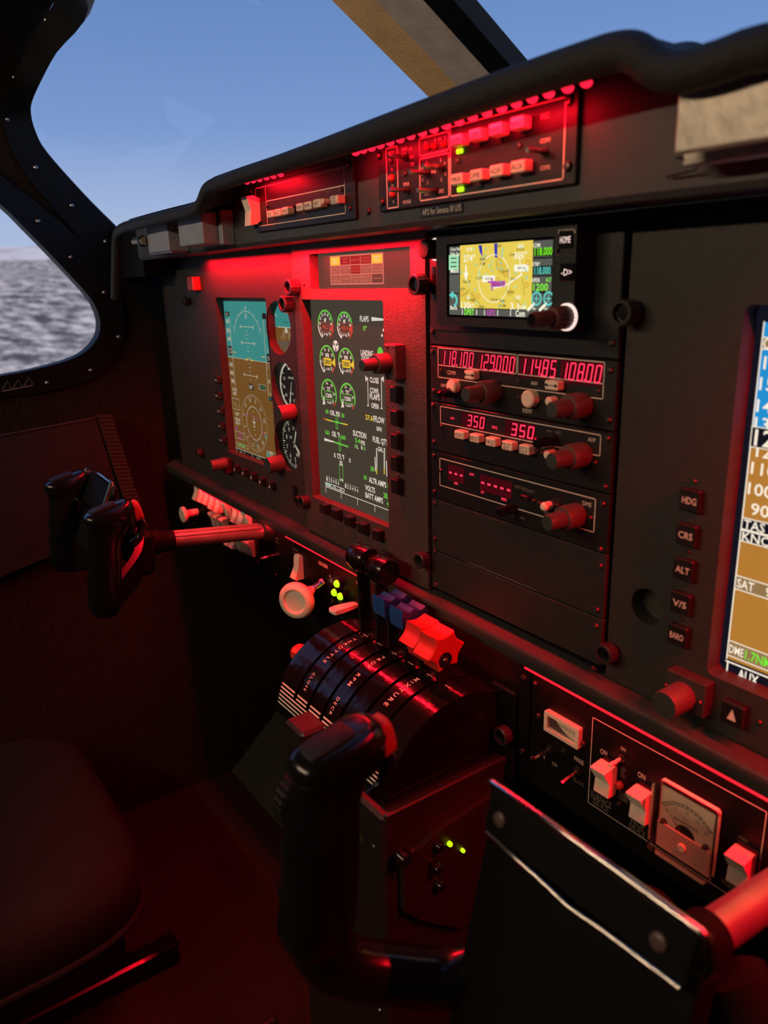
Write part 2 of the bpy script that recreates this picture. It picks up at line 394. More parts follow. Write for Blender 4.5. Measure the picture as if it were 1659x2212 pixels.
# outer rim of the black windscreen surround
O3 = [V(XW, .04, .72), V(XW, -.02, .77), atX(222, 575, XW), atX(140, 480, XW), atX(62, 388, XW), atX(22, 318, XW), atX(3, 255, XW + .003), atX(14, 205, XW + .01), atX(45, 130, -.585), atX(82, 55, -.54), atX(128, -35, -.46), V(-.33, -.195, 1.085), V(-.18, -.225, 1.105), V(-.075, -.235, 1.11)]
CX = .0105
def fine(pts, k=4, closed=False):
    out = []; n = len(pts); rng = range(n) if closed else range(n - 1)
    for i in rng:
        g = (lambda j: pts[j % n]) if closed else (lambda j: pts[min(max(j, 0), n - 1)])
        p0, p1, p2, p3 = (Vector(g(i + q)) for q in (-1, 0, 1, 2))
        for j in range(k):
            t = j / k; out.append(.5 * (2 * p1 + (p2 - p0) * t + (2 * p0 - 5 * p1 + 4 * p2 - p3) * t * t + (3 * p1 - p0 - 3 * p2 + p3) * t ** 3))
    if not closed: out.append(Vector(pts[-1]))
    return out
def mir(p): return V(2 * CX - p.x, p.y, p.z)
def thick_ribbon(mb, A, B, n, m):
    rings = [[a, b, b + n_, a + n_] for a, b, n_ in zip(A, B, n)]; mb.loft([[Vector(q) for q in r] for r in rings], m, True)
nin = [V(.005, 0, 0)] * 7 + [V(.011, -.002, -.002), V(.008, -.004, -.006), V(.005, -.006, -.008)] + [V(.002, -.008, -.009)] * 4
for side in (0, 1):
    f = (lambda p: p) if side == 0 else mir
    nn = nin if side == 0 else [V(-q.x, q.y, q.z) for q in nin]
    w = thing('window_%d' % (2 + side), 'black riveted surround and clear pane of the %s windscreen' % ('left' if side == 0 else 'right'), 'windscreen', f(E3[2])); w['kind'] = 'structure'; del w['category']
    part('windscreen_surround', w, lambda mb: thick_ribbon(mb, [f(p) for p in fine(E3)], [f(p) for p in fine(O3)], fine(nn), 'frame_black'))
    base = [f(V(XW + .545 * i / 13, .10 + .10 * math.sin(math.pi / 2 * i / 13), .74 + .10 * math.sin(math.pi / 2 * min(1, i / 6)))) for i in range(14)]
    part('pane', w, lambda mb: mb.strip([f(p) + V(0, .004, .003) for p in E3], base, 'glass'), smooth=80)
    if side == 0:
        for (px, py, X) in ((100, 43, -.51), (68, 101, -.555), (32, 167, -.60), (15, 258, -.614), (77, 362, -.614), (155, 444, -.614), (228, 522, -.614)):
            stamp('rivet', 'rivet', atX(px, py, X), w, lambda mb: mb.lathe((0, 0, 0), (1, 0, 0), [(0, .0028), (.001, .0026), (.002, .0012)], 'steel', 10))
# centre post between the two windscreens
ctr = thing('windscreen_post', 'tan and grey centre post between the two windscreens', 'pillar', (-.03, .16, .86)); ctr['kind'] = 'structure'; del ctr['category']
sl = V(0, -.85, .527).normalized(); up = V(0, .527, .85).normalized()
def post(mb, x0, x1, h0, h1, m, x0b=None, x1b=None):
    P0 = V(0, .165, .866); P1 = P0 + sl * .45
    mb.loft([[V(x0, 0, 0) + p + up * h0, V(x1, 0, 0) + p + up * h0, V(x1 if x1b is None else x1b, 0, 0) + p + up * h1, V(x0 if x0b is None else x0b, 0, 0) + p + up * h1] for p in (P0, P1)], m)
part('tan_cover', ctr, post, -.074, -.036, -.004, .008, 'pillar')
part('grey_cover', ctr, post, -.036, .004, -.005, .008, 'pillar_grey')
part('black_cover', ctr, post, .004, .026, -.007, .006, 'frame_black')
for k, (px, py) in enumerate(((990, 45), (1080, 82), (1015, -20))):
    stamp('rivet_post', 'rivet', V(.014, .10 - .06 * k, .912 + .037 * k), ctr, lambda mb: mb.lathe((0, 0, 0), (0, -.6, -.8), [(0, .0024), (.001, .0022), (.0016, .001)], 'steel', 8))

# left wall with the side window
def yz(px, py, X=XW): p = atX(px, py, X); return (p.y, p.z)
hole = [yz(*p) for p in ((0, 445), (50, 494), (100, 545), (150, 598), (185, 637), (203, 665), (212, 695), (209, 722), (195, 745), (172, 764), (140, 778), (90, 792), (40, 803), (0, 810))] + [(-.30, .676), (-.46, .66), (-.53, .675), (-.56, .72), (-.56, .86), (-.53, .92), (-.46, .955), (-.33, .965), (-.26, .955), (-.215, .927)]
orim = [yz(*p) for p in ((0, 380), (60, 425), (130, 482), (205, 550), (240, 592), (258, 640), (268, 700), (260, 745), (240, 782), (205, 812), (160, 830), (105, 843), (50, 852), (0, 858))] + [(-.30, .648), (-.47, .630), (-.555, .652), (-.592, .71), (-.592, .87), (-.555, .945), (-.47, .985), (-.32, .995), (-.245, .985), (-.195, .952)]
def wall_with_hole(mb):
    outer = [(-1.15, 0), (.36, 0), (.36, .72), (.11, .73)] + [(p.y, p.z) for p in E3[1:6]] + [(E3[6].y, E3[6].z), (-.16, 1.02), (-.30, 1.06), (-1.15, 1.06)]
    loops = [outer, orim]; pts = [p for l in loops for p in l]
    tri = tessellate_polygon([[Vector((y, z, 0)) for y, z in l] for l in loops]); n = len(pts)
    mb.add([(XW, y, z) for y, z in pts] + [(XW - .03, y, z) for y, z in pts], [tuple(t) for t in tri] + [tuple(n + q for q in t) for t in tri], 'felt')
o = MB(); wall_with_hole(o); structure(o.build('wall_left', None, 0), 'dark felt covered left cabin wall')
hole = [tuple(p) for p in fine(hole, 3, True)]; orim = [tuple(p) for p in fine(orim, 3, True)]
w = thing('window_1', 'left side window with a rounded black riveted surround', 'window', (XW, -.25, .68)); w['kind'] = 'structure'; del w['category']
def sw(mb):
    n = len(hole); mb.loft([[V(XW - .012, *hole[i]), V(XW - .012, *orim[i]), V(XW + .006, *orim[i]), V(XW + .010, *hole[i])] for i in list(range(n)) + [0]], 'frame_black', False)
part('window_surround', w, sw, smooth=40)
part('pane', w, lambda mb: mb.add([(XW - .004, y, z) for y, z in hole], [tuple(range(len(hole)))], 'glass'), smooth=0)
for (px, py) in ((82, 478), (153, 556), (225, 632), (256, 728), (196, 800), (102, 827)):
    stamp('rivet', 'rivet', atX(px, py, XW + .008), w, None)
part('maker_mark', w, lambda mb: [mb.add([V(XW + .0125, *yz(a, b, XW + .0125)) + V(0, *q) for q in ((-.0006, -.0006), (.0006, -.0006), (.0006, .0006), (-.0006, .0006))] + [V(XW + .0125, *yz(c, d, XW + .0125)) + V(0, *q) for q in ((-.0006, -.0006), (.0006, -.0006), (.0006, .0006), (-.0006, .0006))], [(0, 1, 5, 4), (2, 3, 7, 6), (0, 3, 7, 4)], 'ink_dim') for (a, b, c, d) in ((5, 840, 15, 822), (15, 822, 22, 838), (28, 838, 38, 820), (38, 820, 46, 834), (52, 832, 60, 815), (60, 815, 70, 828), (5, 845, 72, 832))], smooth=0)

# ceiling, right wall, rear wall, front bulkhead, floor
mb = MB()
left = O3[6:]; allf = left + [mir(p) for p in left[::-1]]
nA = len(allf)
mid = [V(p.x * 1.0, -.45, 1.10 + .06 * (1 - ((p.x - CX) / .63) ** 2)) for p in allf]; back = [V(p.x, -1.15, 1.10 + .06 * (1 - ((p.x - CX) / .63) ** 2)) for p in allf]
mid[0] = V(XW, -.45, 1.06); back[0] = V(XW, -1.15, 1.06); mid[-1] = mir(mid[0]); back[-1] = mir(back[0])
mb.strip([p + V(0, .006, .004) for p in allf], mid, 'felt_dark'); mb.strip(mid, back, 'felt_dark')
for s_ in (0, 1):
    g = (lambda p: p) if s_ == 0 else mir
    mb.add([g(V(XW, -.16, 1.02)), g(V(XW, -.30, 1.06)), g(V(XW, -.45, 1.06)), g(O3[6]), g(V(XW, -.123, .99))], [(0, 1, 2, 3), (0, 3, 4)], 'felt_dark')
structure(mb.build('ceiling', None, 60), 'dark cloth headliner above the windscreen')
mb = MB(); mb.box(-XW + 2 * CX, -XW + 2 * CX + .03, -1.15, .36, 0, .72, 'felt_dark'); mb.add([mir(V(XW, *q)) for q in ((-1.15, .72), (.11, .72), (.03, .80), (-.034, .864), (-.107, .949), (-.119, .991), (-.30, 1.06), (-1.15, 1.06))], [tuple(range(8))], 'felt_dark')
structure(mb.build('wall_right', None, 0))
mb = MB(); mb.box(XW, -XW + 2 * CX, -1.18, -1.15, 0, 1.2, 'felt_dark'); structure(mb.build('wall_rear', None, 0))
mb = MB(); mb.box(XW, -XW + 2 * CX, .36, .39, 0, .86, 'felt_dark'); mb.box(XW, -XW + 2 * CX, .12, .36, .70, .73, 'felt_dark'); structure(mb.build('wall_front', None, 0))
mb = MB(); mb.box(XW, -XW + 2 * CX, -1.15, .36, -.03, 0, 'carpet'); structure(mb.build('floor', None, 0), 'dark red lit cabin carpet floor')

# ------------------------------------------------------------------ glareshield with padded roll edge
gs = thing('glareshield', 'black padded glareshield with a rolled edge above the instrument panel', 'glareshield', (0, -.08, .86))
def roll_path():
    Yr = -.082; pts = []
    raw = [(247, 640), (248, 560), (250, 505), (262, 483), (300, 470), (360, 454), (415, 440), (432, 428), (441, 405), (452, 390), (475, 380), (560, 350), (700, 298), (900, 221), (1150, 128), (1270, 86), (1330, 67), (1370, 63), (1402, 72), (1430, 92), (1452, 102), (1490, 103), (1560, 82), (1659, 48)]
    out = []
    for px, py in raw:
        p = at(px, py, Yr); out.append(p)
    for x, z in ((.34, .868), (.45, .866), (.56, .862), (.60, .845), (.61, .79)): out.append(V(x, Yr, z))
    return out
rp = roll_path()
def RF(x): return .0056 + .0022 * min(1, max(0, (x + .12) / .2))
RR = .0076
def smooth_path(pts, k=3):
    out = []
    for i in range(len(pts) - 1):
        p0 = pts[max(i - 1, 0)]; p1 = pts[i]; p2 = pts[i + 1]; p3 = pts[min(i + 2, len(pts) - 1)]
        for j in range(k):
            t = j / k; out.append(.5 * ((2 * p1) + (p2 - p0) * t + (2 * p0 - 5 * p1 + 4 * p2 - p3) * t * t + (3 * p1 - p0 - 3 * p2 + p3) * t ** 3))
    out.append(pts[-1]); return out
sp_ = smooth_path(rp, 3)
def inner(p, i):
    a = sp_[max(i - 1, 0)]; b = sp_[min(i + 1, len(sp_) - 1)]; t = (b - a); n = V(-t.z, 0, t.x).normalized(); return p - n * RF(p.x)
cen = [inner(p, i) for i, p in enumerate(sp_)]
def mk_roll(mb):
    mb.tube(cen, [RF(p.x) for p in cen], 'leather', 16, up=(0, -1, 0))
    top = [p + V(0, .002, RR * .95) if abs(p.z) > .8 else p + V(0, .01, 0) for p in cen]
    backr = [V(min(max(p.x, -.60), .62), .16, max(p.z + RR * .9, .80) - .006) for p in cen]
    k0 = next(i for i, p in enumerate(cen) if p.z > .85)
    mb.strip(top[k0:], backr[k0:], 'leather')
    bot = [p + V(0, RF(p.x) * .8, -RF(p.x) * .5) for p in cen]; up_ = [V(p.x, -.040, p.z + .009) for p in cen]
    mb.strip(bot[k0:], up_[k0:], 'soft_black')
part('padded_roll', gs, mk_roll, smooth=60)

# coaming panel that carries the autopilot and audio plates
cp = thing('coaming_panel', 'charcoal coaming panel under the glareshield carrying switch plates', 'panel', (0, YU, .82))
def coam(mb):
    xs = [-.505, -.30, -.24, .20, .245, .60]; zt = [.856, .862, .880, .884, .868, .866]
    zb = [.8185, .8205, .8208, .8225, .8225, .8225]
    F_ = [(x, YU, z) for x, z in zip(xs, zt)]; G = [(x, YU, z + .003) for x, z in zip(xs, zb)]
    mb.strip(G, F_, 'coaming')
    Hh = [(x, YU + .003, z) for x, z in zip(xs, zb)]; mb.strip(Hh, G, 'coaming')
    K = [(x, .002, z + .001) for x, z in zip(xs, zb)]; mb.strip(K, Hh, 'coaming')
    mb.add([F_[0], G[0], Hh[0], K[0], (xs[0], .002, zt[0])], [(0, 1, 2, 3, 4)], 'coaming')
part('front_sheet', cp, coam, smooth=0)
part('end_cheek', cp, lambda mb: mb.box(-.617, -.5055, -.040, .010, .800, .862, 'matte_black'), smooth=0)
for px, py in ((788, 337), (796, 458), (798, 452)): pass
for px, py in ((788, 336), (797, 457)): screw(cp, px, py, YU, .0024)

# LED tapes under the roll (the lamps themselves; their light is set at the top)
def led_tape(label, pts, Y, r=.0022):
    t = thing('led_strip', label, 'light strip', at(*pts[0], Y))
    P_ = [at(*p, Y) for p in pts]
    part('tape', t, lambda mb: [mb.box(min(a.x, b.x), max(a.x, b.x), Y + .0008, Y + .0042, (a.z + b.z) / 2 + .0020, (a.z + b.z) / 2 + .0034, 'tape') for a, b in zip(P_, P_[1:])], smooth=0)
    for p in P_:
        stamp(('led', r), 'led', p + V(0, 0, -.0010), t, lambda mb: mb.lathe((0, 0, 0), (0, -.30, -1), [(0, r), (r * .45, r * .95), (r * .8, r * .6), (r * .95, r * .2)], 'led_red', 12))
    return t
led_tape('long row of glowing red leds above the audio panel', ((1267, 170), (1227, 182), (1186, 194), (1150, 205), (1116, 216), (1084, 226), (1052, 236), (1021, 246), (992, 255.5), (964, 264), (937, 272), (912, 280), (887, 287), (864, 294), (842, 301), (821, 307), (802, 313), (784, 318), (768, 323)), -.060, .0030)
led_tape('short row of glowing red leds above the autopilot panel', ((606, 372), (590, 376), (575, 379.5), (560, 383), (546, 386), (533, 389)), -.060, .0026)

# autopilot annunciator plate
YA = YU - .003
ap = thing('autopilot_panel', 'small black autopilot panel with cream buttons left of the audio panel', 'avionics panel', at(650, 480, YU))
def crop8(x, y): return (480 + x * .2532, 280 + y * .2532)
ax0, ax1, az0, az1 = at(550, 440, YA).x, at(765, 400, YA).x, at(660, 488, YA).z, at(660, 372, YA).z
part('faceplate', ap, lambda mb: mb.box(ax0, ax1, YU, YA, az0, az1, 'rack_plate', .0006), smooth=0)
def ap_print(mb):
    Y = YA - .0001; x0, x1, z0, z1 = at(554, 440, Y).x, at(744, 400, Y).x, at(650, 475, Y).z, at(650, 384, Y).z
    mb.frame(x0, x1, z0, z1, .0007, Y, 'ink')
    xv = at(575, 440, Y).x; zh = at(660, 417.5, Y).z
    mb.line((xv, z0), (xv, z1), .0007, Y, 'ink'); mb.line((xv, zh), (x1, zh), .0007, Y, 'ink')
    T(mb, 'TEST', 708, 415, 5, Y, 'ink_dim', 10)
part('lettering', ap, ap_print, smooth=0)
for x, y in ((250, 530), (1068, 305), (1093, 672), (1020, 510), (285, 825), (387, 650)): screw(ap, *crop8(x, y), YA, .0019)
def button(parent, px, py, wpx, hpx, Y, depth, txt, m='cream', tm='ink_dark', th=.45, name='button', ch=.0007):
    """push button whose front face (at Y - depth) is centred on the pixel"""
    Yf = Y - depth; a = at(px - wpx / 2, py, Yf).x; b = at(px + wpx / 2, py, Yf).x
    zc = at(px, py, Yf).z; h = abs(at(px, py - hpx / 2, Yf).z - at(px, py + hpx / 2, Yf).z)
    o = part(name, parent, lambda mb: mb.box(a, b, Y, Yf, zc - h / 2, zc + h / 2, m, ch), smooth=0)
    if txt:
        def pr(mb):
            ls = txt.split('\n'); k = len(ls)
            for i, l in enumerate(ls): mb.text(l, (a + b) / 2, zc + h * (.5 - (i + .5) / k) * .8, Yf - .0001, h * th / (k ** .6), tm, min((b - a) * .78, len(l) * (b - a) * .26))
        part('legend', o, pr, smooth=0); o.children[0]
    return o
def rocker(mb, x0, x1, zc, h, Y, d0, d1, m, up=True, mtop=None):
    """two-plane rocker: the upper (or lower) half stands proud"""
    q = [(Y, zc + h / 2), (Y - (d1 if up else d0), zc + h / 2), (Y - (d0 + d1) * .38, zc), (Y - (d0 if up else d1), zc - h / 2), (Y, zc - h / 2)]
    mb.prismx(q, x0, x1, m)
def ap_rock(mb):
    Yb = YA; x0 = at(550, 452, Yb).x; x1 = at(560, 450, Yb).x; zc = at(545, 454, YA - .009).z
    q = [(Yb, zc + .010), (Yb - .006, zc + .0122), (Yb - .0120, zc + .0108), (Yb - .0085, zc + .0005), (Yb - .0100, zc - .0118), (Yb - .004, zc - .0108), (Yb, zc - .008)]
    mb.prismx(q, x0 - .001, x1 + .0015, 'white_plastic')
part('rocker_switch', ap, ap_rock, smooth=0)
for x, y, w_, h_, t_ in ((404, 720, 50, 62, 'FD'), (466, 708, 54, 64, 'ALT'), (529, 693, 54, 66, 'HDG'), (655, 662, 56, 66, 'NAV'), (725, 648, 60, 70, 'APR'), (804, 628, 62, 72, 'BC'), (950, 598, 66, 74, 'AP\nENG')):
    button(ap, *crop8(x, y), w_ * .2532, h_ * .2532, YA, .007, t_)
q = at(*crop8(905, 614), YA); part('lamp_stub', ap, lambda mb: mb.lathe(q, (0, -1, 0), [(0, .0022), (.005, .0022), (.006, .0012)], 'cream', 12))
q2 = at(*crop8(612, 668), YA); part('lamp_stub', ap, lambda mb: mb.lathe(q2, (0, -1, 0), [(0, .0018), (.0015, .0018), (.002, .0012)], 'gloss_black', 12))

# audio selector panel
def crA(x, y): return (800 + x * .2893, 170 + y * .2894)
au = thing('audio_panel', 'wide black audio selector panel with eight cream buttons and green lamps', 'avionics panel', at(1030, 420, YU))
x0a, x1a, z0a, z1a = at(817, 390, YA).x, at(1247, 290, YA).x, at(1030, 428, YA).z, at(1030, 246, YA).z
part('faceplate', au, lambda mb: mb.box(x0a, x1a, YU, YA, z0a, z1a, 'rack_plate', .0006), smooth=0)
def au_print(mb):
    Y = YA - .0001; w_ = .0008
    za, zb = at(1100, 241.5, Y).z, at(1100, 404.5, Y).z      # top / bottom of the big frame
    xa, xb = at(973, 355, Y).x, at(1219.5, 290, Y).x
    mb.frame(xa, xb, zb, za, w_, Y, 'ink')
    x3, x4 = at(907, 390, Y).x, at(969.5, 380, Y).x
    mb.frame(x3, x4, zb, at(937, 337, Y).z, w_, Y, 'ink'); mb.frame(x3, x4, at(937, 330.5, Y).z, at(937, 292, Y).z, w_, Y, 'ink')
    x5, x6 = at(835.5, 390, Y).x, at(859, 380, Y).x
    mb.frame(x5, x6, at(850, 448.5, Y).z, at(844, 319, Y).z, w_, Y, 'ink')
    for t_, x, y, h_, wd_ in (('MKR', 155, 555, 24, 40), ('MKR', 255, 525, 26, 40), ('HI', 300, 522, 22, 20), ('LO', 307, 582, 24, 24), ('TST', 313, 640, 26, 30), ('O', 160, 678, 24, 12), ('M', 165, 800, 22, 14), ('I', 172, 918, 22, 4), ('SPKR', 268, 787, 26, 46), ('PHONE', 273, 920, 28, 58), ('TX', 413, 480, 20, 20), ('1', 483, 458, 26, 6), ('RX', 518, 450, 22, 22), ('2', 556, 440, 26, 10), ('1', 422, 632, 26, 6), ('P', 390, 672, 22, 10), ('L', 392, 752, 22, 10), ('2', 427, 775, 26, 10), ('1', 525, 608, 26, 6), ('PA', 474, 695, 24, 34), ('F', 557, 632, 20, 10), ('O', 560, 712, 24, 12), ('2', 530, 752, 26, 10), ('AP2', 530, 838, 28, 36), ('H  I', 420, 866, 16, 24), ('MIC', 1305, 277, 44, 62), ('COM1', 1305, 460, 34, 74), ('COM2', 1305, 663, 34, 74)):
        px, py = crA(x, y); T(mb, t_, px, py, h_ * .29, Y, 'ink', wd_ * .29)
part('lettering', au, au_print, smooth=0)
for x, y in ((70, 575), (92, 925), (1490, 160), (1480, 655)): screw(au, *crA(x, y), YA, .0026)
for x, y in ((262, 710), (655, 612), (1118, 497), (157, 615)): screw(au, *crA(x, y), YA, .0017)
for i, (x, y, w_, h_, t_) in enumerate(((632, 458, 84, 84, 'COM1'), (773, 418, 88, 90, 'COM2'), (926, 378, 96, 96, 'NAV1'), (1088, 330, 100, 100, 'NAV2'), (640, 750, 86, 84, 'MKR'), (783, 720, 92, 86, 'DME'), (934, 686, 98, 90, 'ADF'), (1095, 655, 106, 94, 'AUX'))):
    button(au, *crA(x, y), w_ * .2893, h_ * .2894, YA, .007, t_)
for x, y in ((660, 540), (666, 826)):
    px, py = crA(x, y); button(au, px, py, 15, 12, YA, .0015, None, 'led_lime', name='green_lamp', ch=.0008)
for x, y in ((800, 505), (960, 470), (1130, 425), (810, 800)):
    px, py = crA(x, y); button(au, px, py, 14, 10, YA, .0008, None, 'key', name='lamp_window', ch=.0004)
for x, y in ((163, 745), (168, 865), (430, 515), (483, 505), (556, 490)):
    p = at(*crA(x, y), YA); r_ = .0026 if x < 200 else .0016
    stamp(('alamp', r_), 'indicator_lamp', p, au, lambda mb, r_=r_: mb.lathe((0, 0, 0), (0, -1, 0), [(0, r_), (.001, r_), (.0022, r_ * .75), (.0028, r_ * .3)], 'red_plastic', 12))
def toggle(parent, px, py, Y, L=.010, r=.0012, dz=0.0, m='steel', nut=.0028):
    p = at(px, py, Y)
    k = ('tog', L, r, dz, m, nut)
    def mk(mb):
        mb.lathe((0, 0, 0), (0, -1, 0), [(0, nut), (.0012, nut), (.0012, nut * .7), (.003, nut * .62)], 'screw', 6)
        d = V(0, -1, dz).normalized(); mb.lathe(V(0, -.002, 0), d, [(0, r * .75), (L * .85, r), (L, r * .8)], m, 10)
    return stamp(k, 'toggle_switch', p, parent, mk)
for x, y in ((265, 585), (275, 835), (428, 705), (535, 660), (485, 838), (1305, 545)): toggle(au, *crA(x, y), YA, .012 if x < 1000 else .011, .0016)

# tape label
lb = MB(); YL = YU - .0006; a_ = at(909, 458, YL); b_ = at(1000, 447, YL)
mb = lb; zc = at(955, 453, YL).z
tp = thing('tape_label', 'black tape label reading AP2 for Seneca III U/S under the audio panel', 'label', (a_.x, YU, zc))
part('tape', tp, lambda mb: mb.box(a_.x, b_.x, YU, YL, zc - .0034, zc + .0034, 'tape', .0002), smooth=0)
part('lettering', tp, lambda mb: mb.text('AP2 for Seneca III U/S', (a_.x + b_.x) / 2, zc, YL - .0001, .0036, 'ink', (b_.x - a_.x) * .92), smooth=0)

# grey boxes and brass stub at the left end of the coaming
def left_box(label, tl, br, d, group=None, lip=False):
    Yf = YU - d; x0, x1 = at(tl[0], (tl[1] + br[1]) / 2, Yf).x, at(br[0], (tl[1] + br[1]) / 2, Yf).x
    mx = (tl[0] + br[0]) / 2; z1, z0 = at(mx, tl[1], Yf).z, at(mx, br[1], Yf).z
    t = thing('metal_box', label, 'box', ((x0 + x1) / 2, YU, z0))
    part('cover', t, lambda mb: mb.box(x0, x1, YU, Yf, z0, z1, 'greybox', .0008), smooth=0)
    if lip:
        part('flange', t, lambda mb: mb.box(x1 + .004, x1 + .012, YU, YU - .012, z0 - .001, z1 + .001, 'greybox', .0006), smooth=0)
        part('spacer', t, lambda mb: mb.box(x1, x1 + .004, YU, YU - .008, z0 + .001, z1 - .001, 'soft_black'), smooth=0)
    else:
        part('bracket', t, lambda mb: mb.box(x0 - .012, x1 - .004, YU, Yf + .004, z0 - .0012, z0 - .0003, 'steel'), smooth=0)
    return t
left_box('small grey metal box at the far left end of the coaming', (318, 481), (363, 545), .022)
left_box('larger grey metal box on the coaming left of the autopilot panel', (385, 462), (437, 530), .026, lip=True)
bs = thing('brass_stub', 'small brass threaded stub at the far left of the coaming', 'fitting', at(300, 528, YU))
pB = atX(300, 522, at(318, 520, YU - .02).x - .012)
part('stud', bs, lambda mb: mb.lathe(pB + V(.018, .0, 0), (-1, -.25, 0), [(0, .0045), (.006, .0045), (.006, .0036), (.020, .0036)], 'brass', 16))
part('collar', bs, lambda mb: mb.lathe(pB + V(.014, .0, 0), (-1, -.25, 0), [(0, .0062), (.003, .0062)], 'screw', 16))

# aluminium plate box at the right end of the coaming
Yb = YU - .030
al = thing('aluminium_plate', 'bare aluminium plate box on the right end of the coaming', 'plate', (.31, YU, .835))
xL = at(1460, 240, Yb).x; zT = at(1560, 130, Yb).z; zB = at(1560, 318, Yb).z
part('plate', al, lambda mb: mb.box(xL, .44, Yb + .004, Yb, zB, zT, 'alu', .0012), smooth=0)
part('backing', al, lambda mb: mb.box(xL - .0035, .44, YU - .008, Yb + .012, zB - .003, zT - .004, 'alu', .0005), smooth=0)
part('standoff', al, lambda mb: mb.box(xL + .008, .42, YU, YU - .020, zB + .003, zT - .008, 'soft_black'), smooth=0)
p1 = at(1508, 345, YU - .006); p2 = at(1440, 382, YU - .003)
part('wire', al, lambda mb: mb.tube([V(p1.x, Yb + .008, zB), p1, p1 + V(-.001, 0, -.004), (p1 + p2) / 2 + V(0, 0, -.002), p2], .0006, 'soft_black', 6))

# ------------------------------------------------------------------ knobs and keys shared by the panels
def thumb_knob(parent, px, py, Y, r=.0075, L=.012, name='mounting_knob'):
    """hollow-faced fluted thumb nut; the pixel is the middle of its front rim"""
    p = at(px, py, Y - L); p.y = Y
    def mk(mb):
        mb.lathe((0, 0, 0), (0, -1, 0), [(0, r * .62), (L * .25, r * .66), (L * .3, r), (L * .95, r), (L, r * .92), (L, r * .72), (L * .8, r * .66)], 'thumb', 28, flute=1, fd=r * .05, m2='gloss_black')
    return stamp(('thumb', r, L), name, p, parent, mk)
def knob_axis(base, tip, Y):
    """base pixel on the plane and tip pixel give the knob's foot and its real length along -Y"""
    b = at(*base, Y); y = atX(*tip, b.x).y; return b, max(.004, Y - y)
def dual_knob(parent, base, tip, Y, r, ri, split=.48, name='tuning_knob', m='knob'):
    b, L = knob_axis(base, tip, Y)
    o = part(name, parent, lambda mb: mb.lathe(b, (0, -1, 0), [(0, r * .96), (L * .04, r), (L * (split - .05), r), (L * split, r * .93)], m, 40, flute=1, fd=r * .025))
    part('inner_knob', o, lambda mb: mb.lathe(b, (0, -1, 0), [(L * split, ri * 1.02), (L * .96, ri * .94), (L, ri * .86)], m, 40, flute=1, fd=ri * .03, m2='knob_cap'))
    return o
def single_knob(parent, base, tip, Y, r, name='knob', taper=.9, m='knob', m2='knob_cap'):
    b, L = knob_axis(base, tip, Y)
    return part(name, parent, lambda mb: mb.lathe(b, (0, -1, 0), [(0, r), (L * .9, r * (taper + .06)), (L, r * taper)], m, 40, flute=1, fd=r * .035, m2=m2))
def keycap(parent, px, py, wm, hm, Y, d, txt=None, tri=False, name='key'):
    Yf = Y - d; p = at(px, py, Yf)
    o = part(name, parent, lambda mb: mb.box(p.x - wm / 2, p.x + wm / 2, Y, Yf, p.z - hm / 2, p.z + hm / 2, 'key', .0008), smooth=0)
    if txt: part('legend', o, lambda mb: mb.text(txt, p.x, p.z, Yf - .0001, hm * .30, 'ink', wm * .70, bold=.01), smooth=0)
    if tri: part('legend', o, lambda mb: mb.poly([(p.x - wm * .20, p.z - hm * .24), (p.x + wm * .20, p.z - hm * .24), (p.x, p.z + hm * .26)], Yf - .0001, 'ink'), smooth=0)
    return o
ZB = lambda x: .5425 - .015 * x        # foot of the main panel
ZT = .8225

# ------------------------------------------------------------------ pilot's flight display panel
pf = thing('pilot_flight_panel', 'dark pilot instrument panel with a tall flight display and three round gauges', 'instrument panel', (-.38, 0, .545))
PO = (-.393, -.268, .595, .7745)
GA = ((-.2450, .7455, .0262), (-.2415, .6875, .0252), (-.2425, .6270, .0275))
GO = [loop_circ(x, z, r) for x, z, r in GA]
def pf_sheet(mb):
    outer = [(-.560, ZB(-.56)), (-.2035, ZB(-.2)), (-.2035, ZT), (-.552, ZT - .003)]
    mb.plate(outer, [loop_rect(*PO, .003)] + GO, 0, .0095, 'panel')
part('faceplate', pf, pf_sheet, smooth=30)
mb = MB(); mb.box(-.5595, -.556, .0, .06, .552, .818, 'panel'); mb.build('side_return', pf, 0)
def c3(x, y): return (350 + x * .2396, 520 + y * .2396)
YD = .0094
def Q(f, x, y, Y): p = at(*f(x, y), Y); return (p.x, p.z)
